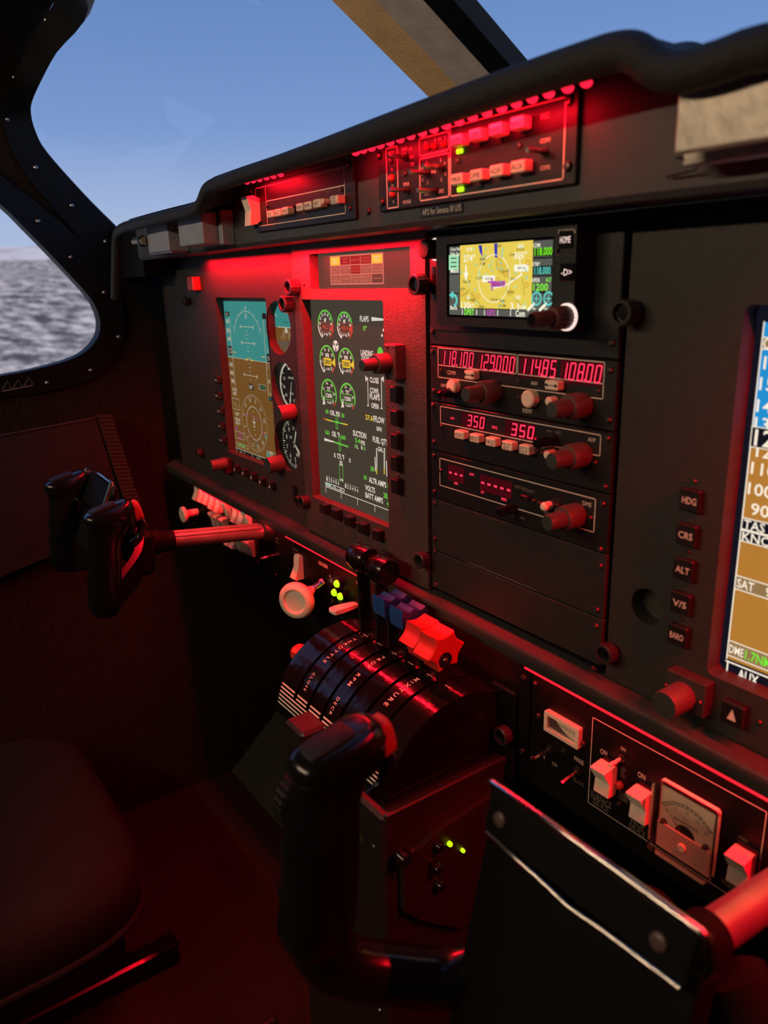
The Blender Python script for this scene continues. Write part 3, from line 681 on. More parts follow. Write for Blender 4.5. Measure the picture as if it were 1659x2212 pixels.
def pfd(mb):
    L1, L2, L3, L4 = YD - .0001, YD - .0002, YD - .0003, YD - .0004
    q = lambda x, y: Q(c3, x, y, YD)
    x0 = q(553, 543)[0]; zt = q(553, 543)[1]; zb = q(660, 1862)[1]; zh = q(790, 1075)[1]; x1 = q(1030, 1400)[0]; xs = PO[1] + .004
    mb.rect(PO[0] - .002, xs, PO[2] - .003, PO[3] + .003, YD, 'd_black')
    mb.rect(x0, xs, zh, zt, L1, 'd_sky'); mb.rect(x0, xs, zb, zh, L1, 'd_brown')
    mb.line((x0, zh), (xs, zh), .0005, L2, 'd_line')
    cx, cz = q(778, 950); rx = abs(q(905, 850)[0] - q(640, 800)[0]) / 2; rz = abs(q(765, 637)[1] - cz)
    mb.arc((cx, cz), rx, 22, 158, .0006, L2, 'd_line', rz=rz)
    for a in (30, 45, 60, 75, 105, 120, 135, 150):
        ca, sa = math.cos(math.radians(a)), math.sin(math.radians(a)); mb.line((cx + rx * ca, cz + rz * sa), (cx + rx * 1.1 * ca, cz + rz * 1.07 * sa), .0005, L2, 'd_line')
    a, b = q(748, 640); mb.poly([(cx - .0015, cz + rz + .005), (cx + .0015, cz + rz + .005), (cx, cz + rz)], L3, 'd_line'); mb.poly([(cx - .0015, cz + rz - .006), (cx + .0015, cz + rz - .006), (cx, cz + rz - .0008)], L3, 'd_line')
    for x, y, hw in ((765, 775, 58), (777, 922, 58), (800, 1215, 58)):
        p = q(x - hw, y - 5); r = q(x + hw, y + 8); mb.line((p[0], (p[1] + r[1]) / 2), (r[0], (p[1] + r[1]) / 2), .0006, L2, 'd_line')
        for e in (p[0], r[0]): mb.rect(e - .0008, e + .0008, (p[1] + r[1]) / 2 - .0018, (p[1] + r[1]) / 2 + .0018, L2, 'd_line')
    for x, y, hw in ((753, 697, 18), (765, 812, 10), (768, 850, 18), (767, 886, 10), (777, 962, 10), (778, 998, 18), (790, 1108, 10), (793, 1145, 18), (795, 1180, 10), (800, 1252, 10)):
        p = q(x, y); w_ = hw * .000105 * 2.4; mb.line((p[0] - w_ / 2, p[1]), (p[0] + w_ / 2, p[1]), .0005, L2, 'd_line')
    c = q(785, 1048); mb.poly([c, (c[0] - .010, c[1] - .0045), (c[0] - .006, c[1] - .0045)], L3, 'd_yel'); mb.poly([c, (c[0] + .010, c[1] - .0045), (c[0] + .006, c[1] - .0045)], L3, 'd_yel')
    for x, y in ((655, 1005), (915, 1048)): p = q(x, y); mb.line((p[0] - .003, p[1]), (p[0] + .003, p[1]), .0009, L3, 'd_yel')
    # speed tape
    xl = q(628, 900)[0]; mb.line((xl, q(620, 690)[1]), (xl, q(640, 1310)[1]), .0005, L2, 'd_line')
    for y in range(690, 1310, 20): p = q(628, y); mb.line((xl - .0022, p[1]), (xl, p[1]), .0003, L2, 'd_line')
    for x, y, t_ in ((592, 725, '160'), (598, 808, '150'), (606, 885, '140'), (622, 1115, '110'), (630, 1190, '100'), (640, 1265, '90')): p = q(x, y); mb.text(t_, p[0], p[1], L2, .0046, 'd_line', .0085, bold=.03)
    p = q(617, 990); mb.rect(p[0] - .0055, p[0] + .0055, p[1] - .005, p[1] + .005, L3, 'd_black'); mb.text('125', p[0], p[1], L4, .0065, 'd_line', .009)
    p = q(588, 660); mb.rect(p[0] - .005, p[0] + .0065, p[1] - .0025, p[1] + .0025, L3, 'd_black'); mb.text('8.10', p[0], p[1], L4, .003, 'd_line', .007)
    p = q(918, 680); mb.rect(p[0] - .0035, p[0] + .006, p[1] - .003, p[1] + .003, L3, 'd_black')
    xr = q(925, 900)[0]; mb.line((xr, q(915, 700)[1]), (xr, q(965, 1430)[1]), .0005, L2, 'd_line')
    for y in range(705, 1430, 18): p = q(930, y); mb.line((xr, p[1]), (xr + .0018, p[1]), .0003, L2, 'd_line')
    for x, y, t_ in ((945, 725, '5'), (950, 850, '4'), (955, 990, '3'), (960, 1135, '2'), (968, 1270, '1'), (978, 1385, '0')): p = q(x, y); mb.text(t_, p[0], p[1], L2, .0042, 'd_line', .0022)
    p = q(960, 1060); mb.rect(p[0] - .003, p[0] + .008, p[1] - .0045, p[1] + .0045, L3, 'd_black'); mb.text('50', p[0] + .001, p[1], L4, .005, 'd_line', .004)
    p = q(978, 1425); mb.rect(p[0] - .004, p[0] + .006, p[1] - .0022, p[1] + .0022, L3, 'd_black'); mb.text('10', p[0], p[1], L4, .003, 'd_cyan', .004)
    p = q(806, 1318); mb.rect(p[0] - .006, p[0] + .006, p[1] - .0034, p[1] + .0034, L3, 'd_black'); mb.text('166\u00b0', p[0], p[1], L4, .0048, 'd_line', .0095, bold=.02)
    p = q(905, 1322); mb.rect(p[0] - .0085, p[0] + .0085, p[1] - .0027, p[1] + .0027, L3, 'd_black'); mb.frame(p[0] - .0085, p[0] + .0085, p[1] - .0027, p[1] + .0027, .0004, L4, 'd_line'); mb.text('BA', p[0] - .0048, p[1], L4, .003, 'd_line', .004); mb.text('29.92', p[0] + .003, p[1], L4, .003, 'd_grn', .0075)
    # HSI
    c = q(833, 1648); rr = abs(q(895, 1660)[0] - q(768, 1630)[0]) / 2; rv = abs(q(815, 1487)[1] - q(850, 1808)[1]) / 2; rr = (rr + rv) / 2
    mb.arc(c, rr, 0, 360, .0007, L2, 'd_line', 40)
    R2 = rr * 1.72
    for k in range(72):
        a = math.radians(k * 5 + 3); l = .0030 if k % 2 else .0018; ca, sa = math.cos(a), math.sin(a)
        mb.line((c[0] + (R2 - l) * ca, c[1] + (R2 - l) * sa), (c[0] + R2 * ca, c[1] + R2 * sa), .0004, L2, 'd_line')
    for k, t_ in enumerate(('15', '12', 'E', '6', '3', 'N', '33', '30', 'W', '24', '21', 'S')):
        a = math.radians(104 + k * 30); mb.text(t_, c[0] + (R2 - .0062) * math.cos(a), c[1] + (R2 - .0062) * math.sin(a), L2, .0046, 'd_line', .0022 * len(t_), rot=a - math.pi / 2)
    mb.poly([(c[0] - .0006, c[1] - .0045), (c[0] + .0006, c[1] - .0045), (c[0] + .0006, c[1] + .0055), (c[0], c[1] + .0065), (c[0] - .0006, c[1] + .0055)], L3, 'd_line')
    mb.rect(c[0] - .0038, c[0] + .0038, c[1] + .0006, c[1] + .0018, L3, 'd_line'); mb.rect(c[0] - .0018, c[0] + .0018, c[1] - .0045, c[1] - .0036, L3, 'd_line')
    p = q(835, 1590); mb.text('GPS', c[0] - .0075, p[1] + .0005, L3, .003, 'd_mag', .006); mb.text('TERM', c[0] + .006, p[1] - .0015, L3, .003, 'd_mag', .008)
    mb.line((c[0] - .008, c[1] - rr * .9), (c[0] + .006, c[1] - rr * 1.02), .0007, L3, 'd_mag'); p = q(890, 1700); mb.line(p, q(925, 1750), .0009, L3, 'd_mag'); p = q(740, 1570); mb.line(p, q(775, 1580), .0008, L3, 'd_mag'); mb.poly([q(928, 1755), q(945, 1760), q(938, 1790)], L3, 'd_cyan'); mb.line((c[0] + .001, c[1] - rr), (c[0] + .001, c[1] - rr - .007), .0010, L3, 'd_cyan')
    for dz in (-.4, .4, .7, -.7): mb.arc((c[0], c[1] + rr * dz), .0008, 0, 360, .0003, L3, 'd_line', 10)
    a = q(632, 1415); b = q(703, 1528); mb.frame(a[0], b[0], b[1], a[1], .0004, L2, 'd_line'); mb.line(q(648, 1455), q(678, 1500), .0006, L2, 'd_line')
    for x, y, t_, m_ in ((655, 1340, 'GS 130', 'd_line'), (658, 1378, 'KNOTS', 'd_line'), (680, 1562, '10 KT', 'd_line'), (682, 1610, 'TAS 128', 'd_line'), (685, 1645, 'OAT  9', 'd_line'), (672, 1690, 'GPS', 'd_mag'), (705, 1735, 'LOC1', 'd_mag'), (705, 1775, '118.0', 'd_mag'), (720, 1848, 'DME 1.7NM', 'd_grn'), (985, 1915, 'NAV1', 'd_line'), (990, 1950, 'NAV2', 'd_line')):
        p = q(x, y); mb.text(t_, p[0], p[1], L2, .0036, m_, .0020 * len(t_), bold=.03)
    a = q(660, 1712); b = q(745, 1800); mb.frame(a[0], b[0], b[1], a[1], .0004, L2, 'd_line'); a = q(668, 1815); b = q(780, 1880); mb.frame(a[0], b[0], b[1], a[1], .0004, L2, 'd_line')
    a = q(945, 1895); mb.frame(a[0], xs, zb, a[1], .0004, L2, 'd_line'); mb.rect(a[0] + .001, a[0] + .005, zb + .001, a[1] - .001, L2, 'd_cyan')
    mb.line((x0, zb), (xs, zb), .0006, L2, 'd_line')
    for k in range(4): xk = x0 + .003 + k * .021; mb.line((xk, zb), (xk, zb - .005), .0006, L2, 'd_line')
    mb.text('AUX', q(712, 1897)[0], zb - .0035, L2, .0034, 'd_line', .006); mb.text('CDI', q(865, 1962)[0], zb - .0035, L2, .0034, 'd_line', .006)
part('display', pf, pfd, smooth=0)
for i, (px, py) in enumerate(((466, 821), (468, 855), (472, 888), (474, 921), (477, 951))):
    keycap(pf, px, py, .0095, .0085, 0, .006, ('HDG', 'CRS', 'ALT', 'V/S', 'BARO')[i])
for px, py in ((506, 1013), (524, 1021), (542, 1030), (561, 1040), (582, 1050)): keycap(pf, px, py, .0098, .0090, 0, .006, tri=True)
part('red_cap', pf, lambda mb: mb.box(at(404, 611, -.010).x, at(412, 611, -.010).x + .006, 0, -.010, at(410, 628, -.01).z, at(410, 598, -.01).z, 'red_plastic', .001), smooth=0)
thumb_knob(pf, 395, 651, 0, .0052, .009, 'small_knob'); thumb_knob(pf, 425, 979, 0, .0052, .009, 'small_knob')
thumb_knob(pf, 620, 621, 0, .0078, .014); thumb_knob(pf, 608, 657, 0, .0078, .014)
thumb_knob(pf, 640, 1085, 0, .0060, .010); thumb_knob(pf, 649, 1085, 0, .0060, .012)
bk = part('knob_block', pf, lambda mb: mb.box(at(478, 1010, -.007).x, at(478, 1010, -.007).x + .017, 0, -.009, at(485, 1024, -.009).z, at(485, 993, -.009).z, 'panel', .001), smooth=0)
single_knob(pf, (488, 1001), (455, 1006), -.009, .0068); single_knob(pf, (608, 1000), (578, 1014), 0, .0088); single_knob(pf, (634, 890), (601, 903), 0, .0085)
part('slot', pf, lambda mb: mb.box(at(634, 1060, 0).x, at(643, 1060, 0).x, 0, -.0006, at(638, 1082, 0).z, at(638, 1050, 0).z, 'frame_black'), smooth=0)
for px, py in ((467, 803), (474, 871), (480, 940), (593, 1052), (500, 1010), (473, 835)): screw(pf, px, py, 0, .0011)
for px, py in ((652, 640),): pass
# the three round gauges behind the panel
def gauge_face(mb, k):
    x, z, r = GA[k]; Y = .0092; L1 = Y - .0001; L2 = Y - .0002
    mb.disc((x, z), r + .002, Y, 'd_black', 32)
    if k == 0:
        mb.poly([(x + r * math.cos(math.radians(a)), z + r * math.sin(math.radians(a))) for a in range(0, 181, 12)], L1, 'd_sky'); mb.poly([(x + r * math.cos(math.radians(a)), z + r * math.sin(math.radians(a))) for a in range(-180, -29, 12)] + [(x + r * .5, z - r * .5), (x + r, z)], L1, 'd_brown')
        mb.poly([(x - r * .85, z - r * .5), (x + r * .85, z - r * .5), (x + r * .4, z - r * .9), (x - r * .4, z - r * .9)], L2, 'd_gry'); mb.line((x - r * .7, z), (x + r * .95, z), .0008, L2, 'd_line')
        for a in (30, 60, 90, 120, 150): mb.line((x + r * .8 * math.cos(math.radians(a)), z + r * .8 * math.sin(math.radians(a))), (x + r * math.cos(math.radians(a)), z + r * math.sin(math.radians(a))), .0010, L2, 'd_line')
        for dx in (-.012, -.006, .006, .012): mb.line((x + dx * .3, z - .002), (x + dx, z - .012), .0005, L2, 'd_line')
        mb.disc((x, z - .003), .0028, L2, 'd_line', 12); mb.line((x - .006, z + .005), (x + .006, z + .005), .0005, L2, 'd_black'); mb.rect(x - .001, x + .004, z + .014, z + .019, L2, 'e_red')
    else:
        n = 50 if k == 1 else 60
        for i in range(n):
            a = math.radians(360 * i / n); l = r * (.20 if i % 5 == 0 else .11); mb.line((x + (r * .97 - l) * math.cos(a), z + (r * .97 - l) * math.sin(a)), (x + r * .97 * math.cos(a), z + r * .97 * math.sin(a)), .0005 if i % 5 else .0010, L1, 'd_line')
        if k == 1: mb.arc((x, z), r * .93, 95, 280, r * .10, L1, 'd_line', 30)
        lab = ('', ('40', '60', '80', '100', '120', '140', '160', '180', '200'), tuple('0123456789'))[k]
        for i, t_ in enumerate(lab):
            a = math.radians(90 - 360 * (i + (1 if k == 1 else 0)) / (10 if k == 2 else 11)); mb.text(t_, x + r * .62 * math.cos(a), z + r * .62 * math.sin(a), L2, .0048 if k == 2 else .0035, 'd_line', .0026 * (1 if len(t_) == 1 else 1.5))
        def hand(a, l, w_):
            a = math.radians(a); d = Vector((math.cos(a), math.sin(a))); nn = Vector((-d.y, d.x)); c_ = Vector((x, z)); p_ = [c_ - d * l * .2 + nn * w_ * .4, c_ + d * l * .75 + nn * w_, c_ + d * l, c_ + d * l * .75 - nn * w_, c_ - d * l * .2 - nn * w_ * .4]; mb.poly([tuple(v_) for v_ in p_], L2 - .0001, 'd_line')
        if k == 1: hand(255, r * .85, .0009); mb.text('AIRSPEED', x, z + .008, L2, .0022, 'd_line', .012); mb.text('KNOTS', x, z - .008, L2, .0022, 'd_line', .008); mb.poly([(x - .006, z + .016), (x + .005, z + .016), (x, z + .022)], L2, 'd_line')
        else: hand(70, r * .82, .0011); hand(318, r * .55, .0016); mb.text('ALT', x - .007, z + .006, L2, .003, 'd_line', .006); mb.rect(x + .002, x + .010, z - .013, z - .009, L2, 'd_gry'); mb.text('29.9', x + .006, z - .011, L2 - .0001, .0026, 'd_line', .007)
        mb.disc((x, z), .0022, L2 - .0002, 'd_gry', 12)
for k in range(3): o = part('gauge_display', pf, gauge_face, k, smooth=0); o['label'] = ('attitude picture on a round gauge', 'round airspeed gauge face with pale green arc', 'round altimeter face with two pointers')[k]

# ------------------------------------------------------------------ engine display panel
en = thing('engine_display_panel', 'brown grey engine panel with warning lamps and a tall engine screen', 'instrument panel', (-.10, 0, .545))
YE = -.0035
AO = (at(668, 560, YE).x, at(886, 560, YE).x, at(780, 624, YE).z, at(886, 532, YE).z); EO = (-.1875, -.0570, .5835, .7735)
part('faceplate', en, lambda mb: mb.plate([(-.2025, ZB(-.2) + .001), (-.0025, ZB(0) + .001), (-.0025, ZT), (-.2025, ZT)], [loop_rect(*AO, .001), loop_rect(*EO, .002)], YE, .006, 'engine_plate'), smooth=30)
def c4(x, y): return (600 + x * .3165, 520 + y * .3165)
YS = .0055
def annun(mb):
    L1, L2, L3 = YS - .0001, YS - .0002, YS - .0003
    mb.rect(AO[0] - .002, AO[1] + .002, AO[2] - .002, AO[3] + .002, YS, 'e_bg')
    a = at(713.5, 556, YS); b = at(826.5, 548, YS); zb = at(770, 612.5, YS).z; za = at(770, 551, YS).z
    cw = (b.x - a.x) / 5; rh = (za - zb) / 3
    mb.rect(a.x - .001, b.x + .001, zb - .0008, za + .0008, L1, 'e_tan2')
    cells = (('LEFT\nFUEL', 'e_yel'), ('GEAR\nWARN', 'e_dred'), ('ALTERNATOR', 'e_dred'), ('HEATER\nOVERHEAT', 'e_dred'), ('RIGHT\nFUEL', 'e_yel'), ('LEFT AUX\nFUEL ON', 'e_tan'), ('L VACUUM\nLOW', 'e_tan'), ('LOW BUS\nVOLTAGE', 'e_dred'), ('R VACUUM\nLOW', 'e_tan'), ('RIGHT AUX\nFUEL ON', 'e_tan'), ('OIL\nPRESSURE', 'e_tan'), ('FLAPS', 'e_tan'), ('BAGGAGE\nDOOR', 'e_tan'), ('STARTER\nENGAGE', 'e_tan'), ('', 'e_bg'))
    for i, (t_, m_) in enumerate(cells):
        x = a.x + cw * (i % 5); z = za - rh * (i // 5); mb.rect(x + .0004, x + cw - .0004, z - rh + .0004, z - .0004, L2, m_)
        ls = t_.split('\n')
        for j, l in enumerate(ls):
            if l: mb.text(l, x + cw / 2, z - rh * (j + .5 + (1 if len(ls) == 1 else .5) * 0 + .5) / (len(ls) + 1) - rh * .0, L3, rh * .22, 'e_ltred' if m_ == 'e_dred' else ('e_tan2' if m_ == 'e_tan' else 'e_wht'), min(cw * .86, cw * .12 * len(l)))
        if not t_: mb.line((x + cw * .15, z - rh * .5), (x + cw * .85, z - rh * .5), .0004, L3, 'e_tan2')
part('warning_lamps', en, annun, smooth=0)
def engine(mb):
    L1, L2, L3 = YS - .0001, YS - .0002, YS - .0003; q = lambda x, y: Q(c4, x, y, YS)
    mb.rect(EO[0] - .002, EO[1] + .003, EO[2] - .003, EO[3] + .003, YS, 'e_bg')
    def t(s_, x, y, h, w, m_='e_wht', bold=.028): px, py = c4(x, y); T(mb, s_, px, py, h * .3165, L1, m_, w * .3165, bold=bold)
    def dial(x, y, name, val, unit, nums, vm, kind):
        c = q(x, y); r = abs(q(x + 52, y)[0] - q(x - 52, y)[0]) / 2 * .95; w_ = .0016
        if kind < 2: mb.arc(c, r, 238, 182, w_, L1, 'e_wht', 10); mb.arc(c, r, 180, 12 if kind == 0 else 2, w_, L1, 'e_grn', 22); mb.arc(c, r, 10 if kind == 0 else 0, -55, w_, L1, 'e_red', 10); mb.line((c[0] + r * math.cos(math.radians(238)), c[1] + r * math.sin(math.radians(238))), (c[0] + r * .86 * math.cos(math.radians(238)), c[1] + r * .86 * math.sin(math.radians(238))), w_, L1, 'e_wht')
        else: mb.arc(c, r, 215, -30, w_, L1, 'e_grn', 24); mb.arc(c, r, -30, -55, w_, L1, 'e_red', 8)
        n = len(nums)
        for i, s_ in enumerate(nums):
            a = math.radians((228 - 276 * i / (n - 1)) if kind < 2 else (205 - 250 * i / (n - 1)))
            mb.text(s_, c[0] + r * .77 * math.cos(a), c[1] + r * .77 * math.sin(a), L1, .0026, 'e_wht', .0014 * len(s_), bold=.03)
        mb.text(name, c[0], c[1] + r * .34, L1, .0036, 'e_wht', .0020 * len(name), bold=.03)
        hw = .0072; zc = c[1] - r * .12; hh = .0030
        if vm == 'e_yel': mb.rect(c[0] - hw * .95, c[0] + hw * .95, zc - hh * 1.15, zc + hh * 1.15, L1, 'e_yel'); mb.text(val, c[0], zc, L2, .0040, 'e_bg', .0105, bold=.02)
        else: mb.frame(c[0] - hw, c[0] + hw, zc - hh * 1.3, zc + hh * 1.3, .0005, L1, 'e_red' if vm == 'e_red' else 'e_grn'); mb.text(val, c[0], zc, L1, .0038, vm, .0105, bold=.03)
        mb.text(unit, c[0], c[1] - r * .62, L1, .0024, 'e_wht', .0014 * len(unit), bold=.02)
        if kind < 2: a = c[0] + r * .98; b = c[1] - (.001 if kind else .002); mb.poly([(a - .0055, b - .0012), (a + .001, b + .004), (a + .0012, b - .004)], L2, 'e_red' if kind == 0 else 'e_yel')
        else: a = c[0] - r * .72; b = c[1] - r * .72; mb.poly([(a - .0028, b - .002), (a + .0025, b - .001), (a + .0004, b + .0052)], L2, 'e_wht')
    for x, y, v in ((326, 575, '43.3'), (457, 583, '43.4')): dial(x, y, 'MP', v, 'In Hg', ('0', '5', '10', '15', '20', '25', '30', '35', '40', '45', '50'), 'e_red', 0)
    for x, y in ((339, 815), (467, 830)): dial(x, y, 'RPM', '2800', 'x 100', ('0', '5', '10', '15', '20', '25', '30', '35'), 'e_yel', 1)
    for x, y in ((349, 1045), (477, 1068)): dial(x, y, 'TIT', '1200', '\u00b0Fx100', ('12', '13', '14', '15', '16', '17'), 'e_wht', 2)
    c = q(396, 718); mb.disc(c, .0050, L1, 'e_wht', 20)
    for k in range(3):
        a = math.radians(30 + 120 * k); mb.poly([c, (c[0] + .0046 * math.cos(a - .3), c[1] + .0046 * math.sin(a - .3)), (c[0] + .0046 * math.cos(a + .3), c[1] + .0046 * math.sin(a + .3))], L2, 'e_bg')
    t('FLAPS', 590, 533, 38, 60); t('0\u00b0', 595, 598, 32, 26, 'e_grn'); mb.poly([q(640, 520), q(640, 548), q(730, 545), q(730, 533)], L1, 'e_wht')
    for x, y in ((729, 570), (722, 610), (712, 646), (730, 541)): mb.disc(q(x, y), .0013, L1, 'e_wht', 10)
    t('LANDING', 608, 768, 40, 84); t('GEAR', 598, 808, 34, 54); mb.disc(q(700, 765), .0042, L1, 'e_grn', 20, .0048)
    for x0, x1, s_ in ((614, 618, 1), (708, 710, -1)):
        mb.line(q(x0, 935), q(x1, 1125 if s_ > 0 else 1145), .0009, L1, 'e_wht'); p = q(x0, 943); mb.poly([(p[0], p[1]), (p[0] - s_ * .0035, p[1] + .0028), (p[0] - s_ * .0035, p[1] - .0028)], L1, 'e_wht')
    mb.line(q(612, 1124), q(622, 1126), .0009, L1, 'e_wht'); mb.line(q(704, 1144), q(714, 1146), .0009, L1, 'e_wht')
    t('CLOSE', 658, 952, 36, 60); t('COWL', 660, 1024, 36, 62); t('FLAPS', 662, 1066, 38, 68); t('OPEN', 663, 1128, 34, 50)
    t('27.6', 623, 1208, 32, 50, 'e_yel'); t('FFLOW', 690, 1222, 40, 76); t('27.6', 762, 1242, 32, 46, 'e_yel'); t('GPH', 691, 1285, 28, 36)
    t('60', 336, 1165, 26, 20, 'e_grn'); t('OIL PSI', 389, 1178, 32, 66); t('50', 444, 1193, 26, 20, 'e_grn')
    mb.line(q(312, 1214), q(372, 1232), .0012, L1, 'e_yel'); mb.line(q(312, 1214), q(326, 1218), .0013, L2, 'e_red'); mb.line(q(372, 1232), q(440, 1248), .0012, L1, 'e_grn'); mb.line(q(440, 1248), q(475, 1256), .0012, L1, 'e_yel')
    for y, x in ((1218, 404), (1258, 404), (1365, 424), (1408, 425)): p = q(x, y); mb.frame(p[0] - .0014, p[0] + .0014, p[1] - .0035, p[1] + .0035, .0006, L2, 'e_grn')
    t('161', 338, 1308, 28, 28, 'e_grn'); t('OIL \u00b0F', 396, 1322, 34, 52); t('160', 446, 1342, 28, 32, 'e_grn')
    mb.poly([q(318, 1346), q(318, 1364), q(386, 1378), q(386, 1370)], L1, 'e_wht'); mb.line(q(386, 1374), q(480, 1406), .0014, L1, 'e_grn')
    t('SUCTION', 558, 1322, 38, 90); t('5.4', 546, 1364, 30, 34, 'e_grn'); t('PSI', 581, 1380, 28, 26); t('0', 530, 1402, 26, 10, 'e_grn'); t('L', 545, 1406, 26, 10); t('R', 575, 1412, 26, 12); t('0', 592, 1418, 26, 10, 'e_grn')
    t('FUEL QTY', 700, 1366, 38, 104); t('GAL', 701, 1424, 30, 34)
    for xx in (676, 728): 
        for y in range(1420, 1590, 12): p = q(xx, y); mb.rect(p[0] - .0009, p[0] + .0009, p[1] - .0006, p[1] + .0006, L1, 'e_yel' if y > 1560 else 'e_wht')
    mb.line(q(664, 1480), q(667, 1570), .0012, L1, 'e_wht'); mb.line(q(742, 1508), q(745, 1605), .0012, L1, 'e_wht'); t('30', 645, 1558, 30, 24, 'e_grn'); t('30', 765, 1603, 30, 24, 'e_grn')
    t('0', 389, 1464, 30, 10); t('CYL \u00b0F', 429, 1474, 34, 48); t('0', 492, 1500, 30, 10)
    mb.line(q(421, 1520), q(424, 1640), .0006, L1, 'e_grn'); mb.line(q(444, 1526), q(447, 1648), .0006, L1, 'e_grn'); t('460', 431, 1510, 16, 20); t('400', 432, 1528, 16, 20); t('240', 435, 1632, 16, 20)
    for i in range(6): t(str(i + 1), 336 + i * 15.5, 1626 + i * 5.6, 24, 8); t(str(i + 1), 463 + i * 16.4, 1674 + i * 6, 24, 8); p = q(336 + i * 15.5, 1606 + i * 5.4); mb.line((p[0] - .0009, p[1]), (p[0] + .0009, p[1]), .0004, L1, 'e_wht'); p = q(463 + i * 16.4, 1654 + i * 6); mb.line((p[0] - .0009, p[1]), (p[0] + .0009, p[1]), .0004, L1, 'e_wht')
    a = q(326, 1648); b = q(455, 1722); mb.frame(a[0], b[0], b[1] + .001, a[1], .0006, L1, 'e_wht'); w3 = (b[0] - a[0]) / 3; mb.rect(a[0] + .0006, a[0] + w3, b[1] + .0016, a[1] - .0006, L1, 'e_teal')
    for i, s_ in enumerate(('ENGINE', 'MX', 'AUX')): mb.text(s_, a[0] + w3 * (i + .5), (a[1] + b[1]) / 2 + .0006, L2, .0034, 'e_wht', min(w3 * .8, .002 * len(s_)))
    zl = b[1] - .0005; mb.line((a[0], zl), (EO[1] + .003, zl), .0007, L1, 'e_wht')
    for k in range(5): xk = a[0] + k * .0285; mb.line((xk, zl), (xk, zl - .0062), .0006, L1, 'e_wht')
    t('10', 597, 1616, 30, 20, 'e_grn'); t('ALTR AMPS', 680, 1648, 36, 118); t('10', 760, 1676, 30, 20, 'e_grn'); t('VOLTS', 630, 1694, 36, 66); t('28.0', 744, 1742, 34, 46, 'e_grn'); t('BATT AMPS', 657, 1754, 36, 118); t('4', 752, 1795, 34, 12, 'e_grn')
part('engine_screen', en, engine, smooth=0)
for i, (x, y) in enumerate(((783, 1052), (787, 1212), (788, 1372), (788, 1523), (792, 1678))): keycap(en, *c4(x, y), .0088, .0128, YE, .0075)
for x, y in ((300, 1830), (382, 1868), (468, 1915), (562, 1965), (662, 2012)): keycap(en, *c4(x, y), .0098, .0098, YE, .0075)
Yk = YE - .010; xb = at(*c4(722, 820), Yk).x; zt_ = at(*c4(735, 705), Yk).z; zb_ = at(*c4(735, 945), Yk).z
bo = part('knob_block', en, lambda mb: mb.box(xb, xb + .0155, YE, Yk, zb_, zt_, 'engine_plate', .0008), smooth=0)
for x, y in ((748, 725), (752, 938)): screw(en, *c4(x, y), Yk, .0014)
dual_knob(en, c4(745, 835), c4(575, 858), Yk, .0080, .0050, .5, 'knob')
thumb_knob(en, *c4(924, 300), YE, .0076, .013); thumb_knob(en, 903, 1212, YE, .0068, .010)
for px, py in ((657, 614), (833, 1162), (862, 935), (862, 1027), (722, 1103), (770, 1130)): screw(en, px, py, YE, .0013)

